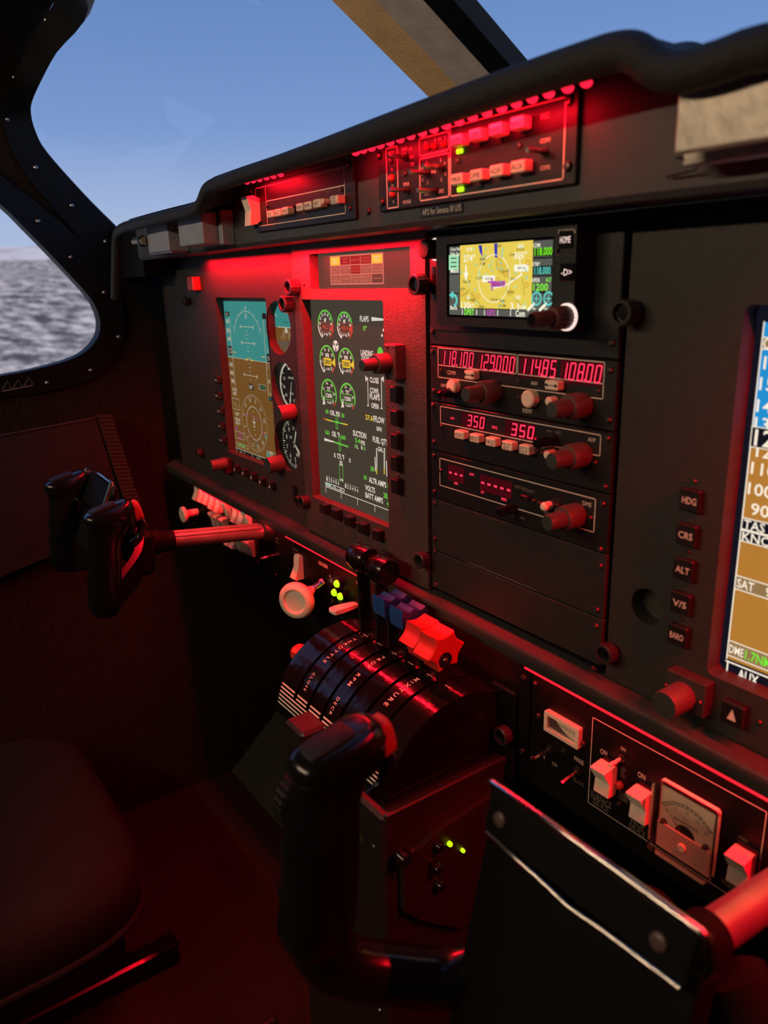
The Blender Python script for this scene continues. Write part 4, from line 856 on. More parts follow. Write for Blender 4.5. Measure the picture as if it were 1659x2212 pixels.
# ------------------------------------------------------------------ copilot's flight display panel
cf = thing('copilot_flight_panel', 'dark copilot instrument panel with a large flight display at the right edge', 'instrument panel', (.38, 0, .54))
RO = (.2455, .395, .5722, .7735)
HX, HZ, HR = .2035, .5985, .0113
part('faceplate', cf, lambda mb: mb.plate([(.1765, ZB(.17) + .001), (.60, ZB(.6) + .001), (.60, ZT), (.1765, ZT)], [loop_rect(*RO, .004), loop_circ(HX, HZ, HR)], 0, .012, 'panel'), smooth=30)
part('hole_back', cf, lambda mb: mb.disc((HX, HZ), .014, .0118, 'knob_cap', 24), smooth=0)
def c5(x, y): return (1259 + x * .452, 600 + y * .452)
YR = .0118
def rpfd(mb):
    L1, L2, L3, L4 = YR - .0001, YR - .0002, YR - .0003, YR - .0004; q = lambda x, y: Q(c5, x, y, YR)
    mb.rect(RO[0] - .002, RO[1] + .002, RO[2] - .003, RO[3] + .003, YR, 'r_blk')
    x0 = q(780, 1000)[0]; x1 = RO[1] - .008; zt = q(860, 212)[1]; zb = q(690, 1818)[1]; zh = q(815, 760)[1]
    mb.rect(x0, x1, zh, zt, L1, 'r_sky'); mb.rect(x0, x1, zb, zh, L1, 'r_brown'); mb.line((x0, zt), (x0, zb), .0007, L2, 'r_wht'); mb.line((x0 + .03, zh), (x1, zh), .0006, L2, 'r_wht')
    mb.disc((x0 + .006, zt + .0025), .0032, L2, 'r_mag', 14)
    def row(y, s_, h=.0062, w=None, m_='r_wht', dx=.001): mb.text(s_, x0 + dx, q(800, y)[1], L4, h, m_, w, al='L', bold=.01)
    a = q(858, 285)[1]; b = q(858, 340)[1]; mb.rect(x0, x0 + .03, b, a, L2, 'r_tan'); mb.frame(x0, x0 + .03, b, a, .0006, L3, 'r_wht'); mb.text('GS 130', x0 + .0008, (a + b) / 2, L4, .0055, 'r_wht', .022, al='L')
    for y, s_, d in ((400, '160', .0022), (500, '150', .0012), (605, '140', .001), (690, '130', .001), (820, '120', .0035), (905, '110', .0018), (1005, '100', .0014), (1100, ' 90', .0042)): row(y, s_, .0064, .0135 if s_.strip() == s_ else .010, 'r_wht', d)
    a = q(815, 710)[1]; b = q(815, 808)[1]; mb.rect(x0 - .0002, x0 + .024, b, a, L4 - .0001, 'r_blk'); mb.frame(x0, x0 + .024, b, a, .0005, L4 - .0002, 'r_wht'); mb.text('125', x0 + .002, (a + b) / 2, L4 - .0003, .0085, 'r_wht', .0165, al='L', bold=.01)
    for y0, y1, s_, m_, bgm in ((1145, 1200, 'TAS 130', 'r_wht', 'r_blk'), (1205, 1258, 'KNOTS', 'r_wht', 'r_blk')):
        a = q(765, y0)[1]; b = q(765, y1)[1]; mb.rect(x0, x0 + .031, b, a, L2, bgm); mb.frame(x0, x0 + .031, b, a, .0006, L3, 'r_wht'); mb.text(s_, x0 + .0012, (a + b) / 2, L4, .0050, m_, .024, al='L', bold=.01)
    a = q(730, 1420)[1]; b = q(730, 1485)[1]; mb.rect(x0, x0 + .031, b, a, L2, 'r_tan'); mb.frame(x0, x0 + .031, b, a, .0006, L3, 'r_wht'); mb.text('SAT    9\u00b0', x0 + .0012, (a + b) / 2, L4, .0050, 'r_wht', .021, al='L', bold=.01)
    a = q(690, 1728)[1]; b = q(690, 1800)[1]; mb.rect(x0, x0 + .031, b, a, L2, 'r_tan'); mb.frame(x0, x0 + .031, b, a, .0006, L3, 'r_wht'); mb.text('DME', x0 + .0010, (a + b) / 2, L4, .0050, 'r_wht', .0085, al='L', bold=.01); mb.text('1.7NM', x0 + .0105, (a + b) / 2, L4, .0056, 'r_grn', .0145, al='L', bold=.01)
    zl = zb - .0016; mb.line((x0, zl), (x1, zl), .0009, L3, 'r_wht'); mb.line((x0 + .001, zl), (x0 + .001, zl - .006), .0009, L3, 'r_wht'); mb.text('AUX', x0 + .0135, zl - .0046, L3, .0058, 'r_wht', .0120, bold=.02)
    cx = (x0 + x1) / 2 + .01; mb.arc((cx, zh), .045, 30, 150, .0008, L2, 'r_wht'); mb.poly([(cx, zh), (cx - .02, zh - .009), (cx - .012, zh - .009)], L3, 'd_yel'); mb.poly([(cx, zh), (cx + .02, zh - .009), (cx + .012, zh - .009)], L3, 'd_yel')
    mb.arc((cx, zb + .035), .022, 0, 360, .0008, L2, 'r_wht', 36); mb.arc((cx, zb + .035), .036, 0, 360, .0006, L2, 'r_wht', 36)
part('display', cf, rpfd, smooth=0)
for x, y, s_ in ((508, 1066, 'HDG'), (490, 1232, 'CRS'), (476, 1397, 'ALT'), (462, 1558, 'V/S'), (448, 1713, 'BARO')): keycap(cf, *c5(x, y), .0125, .0128, 0, .0045, s_)
keycap(cf, *c5(712, 2090), .0135, .0135, 0, .0055, tri=True)
for x, y in ((535, 972), (502, 1310), (473, 1630), (845, 2125)): screw(cf, *c5(x, y), 0, .0014)
thumb_knob(cf, *c5(178, 168), 0, .0074, .013); thumb_knob(cf, *c5(95, 1803), 0, .0068, .010)
Yk2 = -.0085; xa, xb2 = at(1437, 1480, Yk2).x, at(1524, 1500, Yk2).x; z1_, z0_ = at(1480, 1462, Yk2).z, at(1480, 1536, Yk2).z
part('knob_block', cf, lambda mb: mb.box(xa, xb2, 0, Yk2, z0_, z1_, 'panel', .0006), smooth=0)
single_knob(cf, (1474, 1503), (1434, 1524), Yk2, .0086, m='knob'); screw(cf, 1512, 1518, Yk2, .0015); screw(cf, 1438, 1480, Yk2, .0015)

# ------------------------------------------------------------------ radio rack
def c6(x, y): return (910 + x * .2652, 720 + y * .2653)
YK = -.0025
RX0, RX1 = .0008, .1738
def zat(py, px=933, Y=YK): return at(px, py, Y).z
Zs = [zat(703), zat(745), zat(866), zat(971.5), zat(1074), zat(1186), zat(1268)]
rk = thing('rack_frame', 'black rack frame behind the stacked radios', 'rack', (.087, .01, .545)); 
part('back_sheet', rk, lambda mb: mb.box(-.002, .1762, .004, .012, ZB(.087) + .001, ZT, 'frame_black'), smooth=0)
def plate_thing(name, label, i, m='rack_plate'):
    t = thing(name, label, 'radio' if m == 'rack_plate' and name != 'blank_panel' else 'cover plate', (.087, 0, Zs[i + 1]))
    part('faceplate', t, lambda mb: mb.box(RX0, RX1, .004, YK, Zs[i + 1] + .0004, Zs[i] - .0004, m, .0006), smooth=0)
    return t
tb = plate_thing('blank_panel', 'narrow black blank strip between the map display and the radio', 0)
cn = plate_thing('comm_nav_radio', 'black comm and nav radio with four red frequency readouts', 1)
ad = plate_thing('adf_radio', 'black adf radio with two red 350 readouts and five cream buttons', 2)
dm = plate_thing('dme_unit', 'black dme unit with red dashes in its two readouts', 3)
b1 = plate_thing('blank_panel', 'plain grey blank plate directly below the dme unit', 4, 'blank_plate')
b2 = plate_thing('blank_panel', 'lowest plain grey blank plate in the rack above the ledge', 5, 'blank_plate')
for t, L in ((tb, ((935, 716), (1323, 741))), (cn, ((935, 760), (938, 845), (1319, 800), (1316, 907))), (ad, ((936, 876), (938, 955), (1313, 947), (1307, 1051))), (dm, ((938, 985), (939, 1062), (1303, 1088), (1297, 1186))), (b1, ((939, 1087), (940, 1164), (1297, 1222))), (b2, ((940, 1191), (942, 1263), (1290, 1317), (1288, 1352), (1283, 1445)))):
    for px, py in L: screw(t, px, py, YK, .0021)
YP = YK - .0001
SEG = {'0': 'abcdef', '1': 'bc', '2': 'abged', '3': 'abgcd', '4': 'fgbc', '5': 'afgcd', '6': 'afgedc', '7': 'abc', '8': 'abcdefg', '9': 'abcdfg', '-': 'g', ' ': ''}
def digit(mb, ch, x, z, w, h, Y, on='seg_red', off='seg_off'):
    sl_ = h * .08; t = w * .23
    def pt(u, v): return (x + u * w / 2 + v * sl_, z + v * h / 2)
    sg = {'a': ((-1, 1), (1, 1)), 'b': ((1, 1), (1, 0)), 'c': ((1, 0), (1, -1)), 'd': ((-1, -1), (1, -1)), 'e': ((-1, 0), (-1, -1)), 'f': ((-1, 1), (-1, 0)), 'g': ((-1, 0), (1, 0))}
    for k, (a, b) in sg.items():
        lit = k in SEG[ch]
        if not lit and off is None: continue
        a = pt(*a); b = pt(*b); d = Vector((b[0] - a[0], b[1] - a[1])); a2 = (a[0] + d.x * .1, a[1] + d.y * .1); b2_ = (b[0] - d.x * .1, b[1] - d.y * .1)
        mb.line(a2, b2_, t, Y - (.0001 if lit else 0), on if lit else off)
def readout(parent, tl, br, s_, name='frequency_readout', on='seg_red', fill=.80, hf=.66, lead=0, off='seg_off'):
    """red seven-segment window; corner pixels on the faceplate"""
    x0, x1, z0, z1 = RC(tl, br, YP)
    zc = at((tl[0] + br[0]) / 2, (tl[1] + br[1]) / 2, YP).z
    h = abs(at(tl[0], tl[1], YP).z - at(tl[0], br[2] if len(br) > 2 else br[1], YP).z)
    return x0, x1, zc
def seg_window(parent, x0, x1, zc, h, s_, frac_h=.66, cell=None, lead=0.0, name='readout'):
    def mk(mb):
        mb.rect(x0, x1, zc - h / 2, zc + h / 2, YP, 'seg_window')
        digs = [c for c in s_ if c != '.']; n = len(digs); cw = (x1 - x0 - lead) / n; k = 0
        for c in s_:
            if c == '.':
                xx = x0 + lead + cw * k - cw * .02; mb.rect(xx - cw * .08, xx + cw * .08, zc - h * frac_h / 2 - h * .02, zc - h * frac_h / 2 + h * .08, YP - .0002, 'seg_red')
            else:
                digit(mb, c, x0 + lead + cw * (k + .5), zc, cw * .56, h * frac_h, YP - .0001); k += 1
    return part(name, parent, mk, smooth=0)
# comm / nav
def xx(x, y): return at(*c6(x, y), YP).x
def zz(x, y): return at(*c6(x, y), YP).z
zc1 = (zz(300, 200) + zz(300, 216)) / 2 - .0006
hw = .0150
seg_window(cn, xx(158, 200), xx(432, 215), zz(295, 208), hw, '118.100'); seg_window(cn, xx(455, 230), xx(768, 250), zz(610, 244), hw, '129.000')
seg_window(cn, xx(800, 260), xx(1108, 285), zz(955, 278), hw, '114.85'); seg_window(cn, xx(1132, 300), xx(1480, 330), zz(1306, 318), hw, '108.00')
def cn_print(mb):
    w_ = .0006; Y = YP - .00005
    x0, x1, x2, x3 = xx(137, 200), xx(776, 250), xx(787, 260), xx(1490, 320)
    z1, z2, z3 = zz(455, 147), zz(455, 292), zz(455, 395)
    z1 = (zz(137, 118) + zz(776, 172) + zz(1490, 238)) / 3; z2 = (zz(140, 257) + zz(776, 330) + zz(1480, 412)) / 3; z3 = (zz(140, 352) + zz(700, 430) + zz(1478, 542)) / 3
    mb.frame(x0, x1, z2, z1, w_, Y, 'ink'); mb.frame(x2, x3, z2, z1, w_, Y, 'ink')
    mb.line((x0, z2), (x0, z3), w_, Y, 'ink'); mb.line((x3, z2), (x3, z3), w_, Y, 'ink'); mb.line((x0, z3), (x3, z3), w_, Y, 'ink')
    for s_, x, y, h, w2 in (('COMM', 245, 320, 32, 66), ('NAV', 922, 407, 32, 52), ('OFF', 178, 425, 28, 38), ('IDENT', 865, 632, 34, 78)): T(mb, s_, *c6(x, y), h * .265, Y, 'ink', w2 * .265)
part('lettering', cn, cn_print, smooth=0)
def arrow_btn(t, x, y, w_, h_):
    px, py = c6(x, y); o = button(t, px, py, w_ * .2652, h_ * .2653, YK, .0065, None, name='swap_button')
    p = at(px, py, YK - .0066)
    def pr(mb):
        mb.line((p.x - .0045, p.z), (p.x + .0045, p.z), .0006, p.y, 'ink_dark')
        for s_ in (-1, 1): mb.poly([(p.x + s_ * .0055, p.z), (p.x + s_ * .0030, p.z + .0014), (p.x + s_ * .0030, p.z - .0014)], p.y, 'ink_dark')
    part('legend', o, pr, smooth=0)
arrow_btn(cn, 385, 340, 76, 72); arrow_btn(cn, 1055, 425, 108, 76)
def paddle(t, x, y, r, name='round_button', L=.006):
    p = at(*c6(x, y), YK - L); p.y = YK
    return part(name, t, lambda mb: mb.lathe(p, (0, -1, 0), [(0, r), (L * .8, r), (L, r * .8)], 'white_plastic', 24))
paddle(cn, 232, 435, .0050); paddle(cn, 855, 537, .0057)
p_ = at(*c6(290, 480), YK); part('power_lever', cn, lambda mb: mb.lathe(p_ + V(-.004, 0, 0), (.35, -1, 0), [(0, .004), (.018, .0034), (.020, .002)], 'gloss_black', 14))
def radio_knob(t, base, tip): return dual_knob(t, c6(*base), c6(*tip), YK, .0080, .0054, .52)
radio_knob(cn, (600, 468), (360, 512)); radio_knob(cn, (1320, 582), (1062, 628)); radio_knob(ad, (1318, 985), (1062, 1033)); radio_knob(dm, (1272, 1476), (1024, 1556))
def stub(t, base, tip, r=.0030, m='white_plastic', name='small_lever'):
    b, L = knob_axis(c6(*base), c6(*tip), YK); return part(name, t, lambda mb: mb.lathe(b, (0, -1, 0), [(0, r), (L * .8, r), (L, r * .6)], m, 12))
stub(cn, (1085, 548), (1025, 560)); stub(ad, (1075, 980), (1012, 1000)); stub(dm, (1045, 1400), (985, 1412))
for x, y in ((163, 300), (800, 385), (1445, 470), (797, 525)): screw(cn, *c6(x, y), YK, .0016)
# adf
def ad_print(mb):
    w_ = .0006; Y = YP - .00005
    x0, x1 = xx(157, 660), xx(1458, 920); z1 = (zz(157, 590) + zz(1462, 835)) / 2; z0 = (zz(160, 722) + zz(930, 890) + zz(1450, 1008)) / 3
    mb.frame(x0, x1, z0, z1, w_, Y, 'ink')
    for s_, x, y, h, w2, m_ in (('DIM', 1040, 797, 20, 42, 'ink_dim'), ('BRT', 1118, 808, 20, 42, 'ink_dim'), ('ADF', 1388, 867, 32, 62, 'ink'), ('BFO', 255, 692, 18, 30, 'seg_red'), ('FRQ', 598, 766, 22, 40, 'seg_red')): T(mb, s_, *c6(x, y), h * .265, Y, m_, w2 * .265)
part('lettering', ad, ad_print, smooth=0)
seg_window(ad, xx(330, 690), xx(522, 730), zz(428, 716), .0118, '350', .64, lead=(xx(522, 730) - xx(330, 690)) * .22); seg_window(ad, xx(682, 765), xx(928, 815), zz(805, 792), .0118, '350', .64, lead=(xx(928, 815) - xx(682, 765)) * .18)
for x, y, w_, h_, s_ in ((303, 828, 74, 66, 'ADF'), (427, 856, 76, 66, 'BFO'), (558, 886, 80, 70, 'FRQ'), (693, 918, 86, 72, 'FLT/ET'), (833, 950, 86, 74, 'SET/RST')): button(ad, *c6(x, y), w_ * .2652, h_ * .2653, YK, .0065, s_.replace('/', '\n') if '/' in s_ else s_)
for x, y in ((168, 757), (945, 955), (990, 972), (1418, 1052)): screw(ad, *c6(x, y), YK, .0018)
p3 = at(*c6(1085, 868), YK); part('dimmer_knob', ad, lambda mb: mb.lathe(p3, (0, -1, 0), [(0, .004), (.016, .0036), (.017, .0026)], 'gloss_black', 16))
# dme
def dm_print(mb):
    w_ = .0007; Y = YP - .00005
    x0, x1 = xx(152, 1110), xx(1412, 1500); z1 = (zz(155, 1006) + zz(1418, 1365)) / 2; z0 = (zz(152, 1220) + zz(730, 1415) + zz(1408, 1638)) / 3
    mb.frame(x0, x1, z0, z1, w_, Y, 'ink')
    for s_, x, y, h, w2, m_ in (('RMT', 785, 1250, 24, 50, 'ink_dim'), ('FREQ', 842, 1270, 24, 58, 'ink_dim'), ('GS/T', 900, 1288, 24, 52, 'ink_dim'), ('DME', 1350, 1390, 36, 74, 'ink'), ('IDENT', 1035, 1465, 26, 66, 'ink_dim'), ('R1', 1175, 1408, 24, 30, 'ink_dim'), ('DIM', 748, 1485, 20, 36, 'ink_dim'), ('BRT', 825, 1506, 22, 42, 'ink_dim'), ('NM', 283, 1222, 22, 28, 'seg_red'), ('RMT', 412, 1150, 20, 36, 'seg_red'), ('KT', 500, 1295, 22, 24, 'seg_red'), ('MIN', 672, 1352, 24, 40, 'seg_red')): T(mb, s_, *c6(x, y), h * .265, Y, m_, w2 * .265)
part('lettering', dm, dm_print, smooth=0)
def dashes(t, tl, br, n, zc, h):
    x0 = xx(*tl); x1 = xx(*br)
    def mk(mb):
        mb.rect(x0, x1, zc - h / 2, zc + h / 2, YP, 'seg_window'); cw = (x1 - x0) / n
        for k in range(n): digit(mb, '-', x0 + cw * (k + .5), zc, cw * .45, h * .75, YP - .0001)
        for k in range(n): xk = x0 + cw * (k + .5); mb.rect(xk - cw * .24, xk + cw * .24, zc - .0007, zc + .0007, YP - .00025, 'seg_red')
    part('readout', t, mk, smooth=0)
dashes(dm, (218, 1120), (350, 1150), 3, zz(285, 1146), .0125); dashes(dm, (477, 1200), (740, 1290), 5, zz(608, 1247), .0125)
for x, y in ((162, 1120), (915, 1362), (960, 1378), (1380, 1500)): screw(dm, *c6(x, y), YK, .0018)
button(dm, *c6(835, 1340), 16, 11, YK, .004, None, 'key', name='slide_switch'); p4 = at(*c6(760, 1425), YK); part('dimmer_knob', dm, lambda mb: mb.lathe(p4, (0, -1, 0), [(0, .0038), (.014, .0034), (.015, .0024)], 'gloss_black', 16)); button(dm, *c6(1100, 1410), 12, 12, YK, .004, None, 'key', name='slide_switch')
part('seam_scratch', b2, lambda mb: LN(mb, (1010, 1215), (1160, 1276), .0004, YP, 'ink_dim'), smooth=0)

# ------------------------------------------------------------------ map display (navigator)
def c7(x, y): return (900 + x * .3014, 480 + y * .3014)
gp = thing('map_navigator', 'black touchscreen navigator showing a yellow moving map with radio frequencies', 'navigator', (.09, 0, .757))
YG = -.020; YC = -.0190
gx0, gx1 = .031, .1545; gz0, gz1 = at(1100, 709, YG).z, .8160
sx0, sx1 = at(970, 610, YC).x, at(1193, 600, YC).x; sz0, sz1 = at(1080, 684.5, YC).z, at(1080, 524, YC).z
def gbez(mb):
    lo = [(gx0, gz0 + .003), (gx0 + .004, gz0), (gx1 - .004, gz0 - .0005), (gx1, gz0 + .003), (gx1, gz1), (gx0, gz1)]
    mb.plate(lo, [loop_rect(sx0 - .0012, sx1 + .0012, sz0 - .0012, sz1 + .0012, .001)], YG, YC + .002, 'soft_black', 'soft_black')
    n = len(lo); mb.add([(x, YG + .0045, z) for x, z in lo] + [(x, .003, z) for x, z in lo], [(i, (i + 1) % n, n + (i + 1) % n, n + i) for i in range(n)], 'soft_black')
part('bezel', gp, gbez, smooth=0)
part('flange', gp, lambda mb: mb.box(.002, .1735, .003, -.003, gz0 - .006, .8185, 'rack_plate', .0006), smooth=0)
def gmap(mb):
    L = [YC - .0001 * k for k in range(7)]; q = lambda x, y: Q(c7, x, y, YC)
    mb.rect(sx0, sx1, sz0, sz1, L[0], 'g_blk')
    xl = at(1005 - 12, 610, YC).x + .0005; xr = at(1150, 600, YC).x; zb = sz0 + .0050
    mb.rect(xl, xr, zb, sz1, L[1], 'g_yel')
    rnd = random.Random(5)
    for k in range(9):
        cx = rnd.uniform(xl + .006, xr - .008); cz = rnd.uniform(zb + .006, sz1 - .007); m = 9; rx = rnd.uniform(.002, .0055); rz = rnd.uniform(.002, .0055)
        mb.poly([(cx + rx * rnd.uniform(.6, 1.1) * math.cos(6.28 * i / m), cz + rz * rnd.uniform(.6, 1.1) * math.sin(6.28 * i / m)) for i in range(m)], L[2] + .00002 * k, 'g_yel2')
    mb.poly([q(445, 165), q(470, 165), q(475, 248), q(455, 215)], L[3], 'g_blue'); mb.poly([q(558, 152), q(582, 150), q(580, 255), q(562, 250)], L[3], 'g_blue')
    c = q(555, 405); mb.arc(c, abs(q(665, 400)[0] - q(440, 410)[0]) / 2, 0, 360, .0005, L[3], 'g_wht', 40)
    for a, b in (((575, 250), (575, 330)), ((575, 330), (640, 380)), ((385, 500), (450, 580)), ((450, 580), (490, 640)), ((700, 545), (800, 640)), ((320, 540), (385, 480)), ((660, 330), (660, 400)), ((760, 400), (775, 520))): mb.line(q(*a), q(*b), .0003, L[3], 'g_drk')
    mb.line(q(560, 470), q(640, 455), .0010, L[4], 'g_wht'); mb.line(q(640, 455), q(755, 375), .0010, L[4], 'g_wht'); mb.line(q(740, 245), q(752, 375), .0006, L[4], 'g_wht')
    p = q(545, 440); mb.rect(p[0] - .0006, p[0] + .0006, p[1] - .0045, p[1] + .0035, L[5], 'g_mag'); mb.rect(p[0] - .004, p[0] + .004, p[1] + .0004, p[1] + .0016, L[5], 'g_mag'); p = q(590, 442); mb.rect(p[0] - .007, p[0] + .006, p[1] - .0018, p[1] + .0018, L[4], 'g_mag'); mb.text('KLOR', p[0], p[1], L[5], .0026, 'g_drk', .009)
    for k in range(38):
        x = rnd.uniform(320, 800); y = rnd.uniform(175, 620); p = q(x, y); mb.poly([(p[0] - .0007, p[1] - .0009), (p[0] + .0007, p[1] - .0009), (p[0], p[1] + .0014)], L[4], 'g_cyan' if k % 3 else 'g_mint')
    for x, y in ((330, 510), (597, 250), (640, 375), (445, 530), (790, 450), (585, 415), (800, 290)): mb.arc(q(x, y), .0014, 0, 360, .0005, L[4], 'g_org', 12)
    def t(s_, x, y, h, w_, m_='g_wht', l=5, bold=.015):
        px, py = c7(x, y); T(mb, s_, px, py, h * .3014, L[l], m_, w_ * .3014, bold=bold)
    for s_, x, y, h, w_ in (('DTK', 380, 195, 26, 44), ('274\u00b0', 376, 258, 46, 82), ('BRG', 748, 170, 26, 42), ('305\u00b0', 742, 238, 48, 92), ('GS', 368, 538, 26, 24), ('130', 350, 595, 48, 62), ('KT', 398, 602, 32, 32), ('DIS', 727, 538, 28, 38), ('3.1', 700, 602, 48, 62), ('NM', 760, 610, 32, 44)): t(s_, x, y, h, w_)
    for s_, x, y, h, w_ in (('Auto', 472, 262, 24, 44), ('5 NM', 472, 298, 22, 36), ('TRK UP', 357, 428, 20, 58), ('2H451', 585, 170, 20, 48), ('2H51', 637, 350, 20, 48), ('1271', 450, 400, 20, 46), ('2H543', 672, 500, 20, 52), ('2H534', 555, 555, 20, 54), ('Auto', 615, 560, 22, 44), ('2.5 NM', 612, 598, 20, 52), ('H482', 400, 558, 20, 42), ('2H51', 462, 608, 20, 44), ('GSPH', 330, 478, 18, 36), ('RW22', 515, 405, 18, 44), ('KVUO', 745, 195, 18, 56), ('ZH40', 685, 232, 18, 40), ('2H52', 690, 405, 18, 44)): t(s_, x, y, h, w_, 'g_drk', 4)
    for x, y in ((517, 405), (752, 328)): p = q(x, y); mb.rect(p[0] - .006, p[0] + .006, p[1] - .002, p[1] + .002, L[3], 'g_wht')
    t('RP110', 752, 328, 20, 54, 'g_drk'); p = q(357, 370); mb.poly([(p[0], p[1] - .0052), (p[0] + .0024, p[1] + .001), (p[0] + .001, p[1] + .0005), (p[0] + .0006, p[1] + .0055), (p[0] - .0006, p[1] + .0055), (p[0] - .001, p[1] + .0005), (p[0] - .0024, p[1] + .001)], L[4], 'g_wht')
    # left soft keys
    mb.rect(sx0 + .0005, xl - .0006, zb, sz1 - .0005, L[1], 'g_gry'); xm = (sx0 + xl) / 2
    t('Com Vol', 277, 192, 22, 66); t('Psh Sq', 274, 228, 22, 60); p = q(273, 288); mb.rect(xm - .0055, xm + .0045, p[1] - .0048, p[1] + .0048, L[3], 'g_mint'); [mb.rect(xm - .0035, xm + .0025, p[1] + k * .0026 - .0004, p[1] + k * .0026 + .0004, L[4], 'g_gry') for k in (-1, 0, 1)]
    t('Menu', 272, 348, 28, 56); t('Back', 266, 612, 28, 52); p = q(268, 560); mb.arc((xm - .001, p[1]), .0036, -80, 120, .0018, L[3], 'g_cyan', 14); mb.poly([(xm - .0055, p[1] + .0035), (xm - .001, p[1] + .0062), (xm - .001, p[1] + .0008)], L[3], 'g_cyan')
    for y in (245, 372, 510): zq = q(272, y)[1]; mb.rect(sx0, xl - .0006, zq - .0003, zq + .0003, L[2], 'g_blk')
    # right frequency column
    xa = xr + .0006; xb_ = sx1 - .0003
    for y0, y1 in ((130, 250), (262, 378), (388, 495), (508, 628)):
        za = q(895, y0)[1]; zb2 = q(890, y1)[1]
        if y0 < 500: mb.rect(xa, xb_, zb2, za, L[1], 'g_gry')
        else: mb.rect(xa, (xa + xb_) / 2 + .001, zb2, za, L[1], 'g_gry'); mb.rect((xa + xb_) / 2 + .0016, xb_, zb2, za, L[1], 'g_gry')
    for y0, y1 in ((188, 250), (312, 378)): za = q(895, y0)[1]; mb.rect(xa + .0004, xb_, q(890, y1)[1] + .0005, za, L[2], 'g_blk')
    t('COM', 860, 165, 28, 48, l=4); t('118.000', 908, 208, 56, 126, 'g_grn'); t('STBY', 857, 300, 26, 54, l=4); t('118.000', 902, 345, 52, 116, 'g_cyan'); t('XPDR', 853, 415, 28, 60, l=4); t('ALT', 945, 412, 28, 40, 'g_grn'); t('1200', 888, 465, 52, 106, 'g_grn')
    for x in (852, 938): p = q(x, 560); mb.arc((p[0] + .001, p[1] + .001), .0036, 0, 360, .0012, L[3], 'g_cyan', 18); mb.line((p[0] - .001, p[1] - .002), (p[0] - .0055, p[1] - .0055), .0018, L[3], 'g_wht'); mb.line((p[0] - .0008, p[1] + .001), (p[0] + .0028, p[1] + .001), .0007, L[3], 'g_cyan'); mb.line((p[0] + .001, p[1] - .0008), (p[0] + .001, p[1] + .0028), .0007, L[3], 'g_cyan')
    t('In', 842, 618, 22, 22); t('Out', 925, 618, 22, 30)
    # bottom status bar
    mb.rect(sx0 + .0004, sx1 - .0004, sz0 + .0004, zb - .0006, L[1], 'g_gry'); zc = (sz0 + zb) / 2
    for s_, x, m_, w_ in (('DPRT', 380, 'g_grn', .0098), ('GPS', 534, 'g_mag', .0082), ('Com', 745, 'g_wht', .0080)): mb.text(s_, q(x, 660)[0], zc, L[4], .0038, m_, w_, bold=.02)
    for x in (330, 432, 488, 583, 675): xk = q(x, 660)[0]; mb.rect(xk - .0003, xk + .0003, sz0 + .0006, zb - .0008, L[3], 'g_wht')
part('map_screen', gp, gmap, smooth=0)
def gkey(x, y, s_, w_=.0105, h_=.0095):
    p = at(*c7(x, y), YG - .0008); o = part('key', gp, lambda mb: mb.box(p.x - w_ / 2, p.x + w_ / 2, YG, YG - .0008, p.z - h_ / 2, p.z + h_ / 2, 'gloss_black', .0003), smooth=0)
    part('legend', o, lambda mb: mb.text(s_, p.x, p.z, YG - .00095, .0036, 'ring_white', .0078, bold=.0), smooth=0)
gkey(1066, 125, 'HOME'); gkey(1075, 358, '-D>')
part('lettering', gp, lambda mb: mb.text('GARMIN', at(*c7(1075, 66), YG).x, at(*c7(1075, 66), YG).z, YG - .0001, .0026, 'ink', .0125), smooth=0)
p5 = at(*c7(1022, 207), YG); part('light_sensor', gp, lambda mb: mb.lathe(p5, (0, -1, 0), [(0, .0024), (.0004, .0024), (.0004, .0018)], 'knob', 14, m2='gloss_black'))
bK, LK = knob_axis(c7(1080, 680), c7(822, 692), YG)
kn = part('large_knob', gp, lambda mb: mb.lathe(bK, (0, -1, 0), [(0, .0064), (LK * .06, .0067), (LK * .42, .0065), (LK * .46, .0060)], 'knob', 36, flute=1, fd=.0005))
part('lit_ring', kn, lambda mb: mb.lathe(bK, (0, -1, 0), [(0, .0078), (.0012, .0078), (.0012, .0068)], 'ring_white', 36))
part('inner_knob', kn, lambda mb: mb.lathe(bK, (0, -1, 0), [(LK * .44, .0044), (LK * .96, .0042), (LK, .0036)], 'knob', 30, flute=1, fd=.0005, m2='gloss_black'))
bV, LV = knob_axis(c7(142, 195), c7(45, 200), -.003)
kv = part('volume_knob', gp, lambda mb: mb.lathe(bV, (0, -1, 0), [(0, .0068), (LV * .9, .0066), (LV, .0058)], 'soft_black', 28, flute=1, fd=.0005))
part('lit_ring', kv, lambda mb: mb.lathe(bV, (0, -1, 0), [(0, .0078), (.0010, .0078), (.0010, .0069)], 'ring_white', 30))
part('card_slot', gp, lambda mb: mb.box(at(936, 600, -.003).x - .0008, at(940, 600, -.003).x, -.003, -.0036, at(938, 648, -.003).z, at(938, 576, -.003).z, 'gloss_black'), smooth=0)

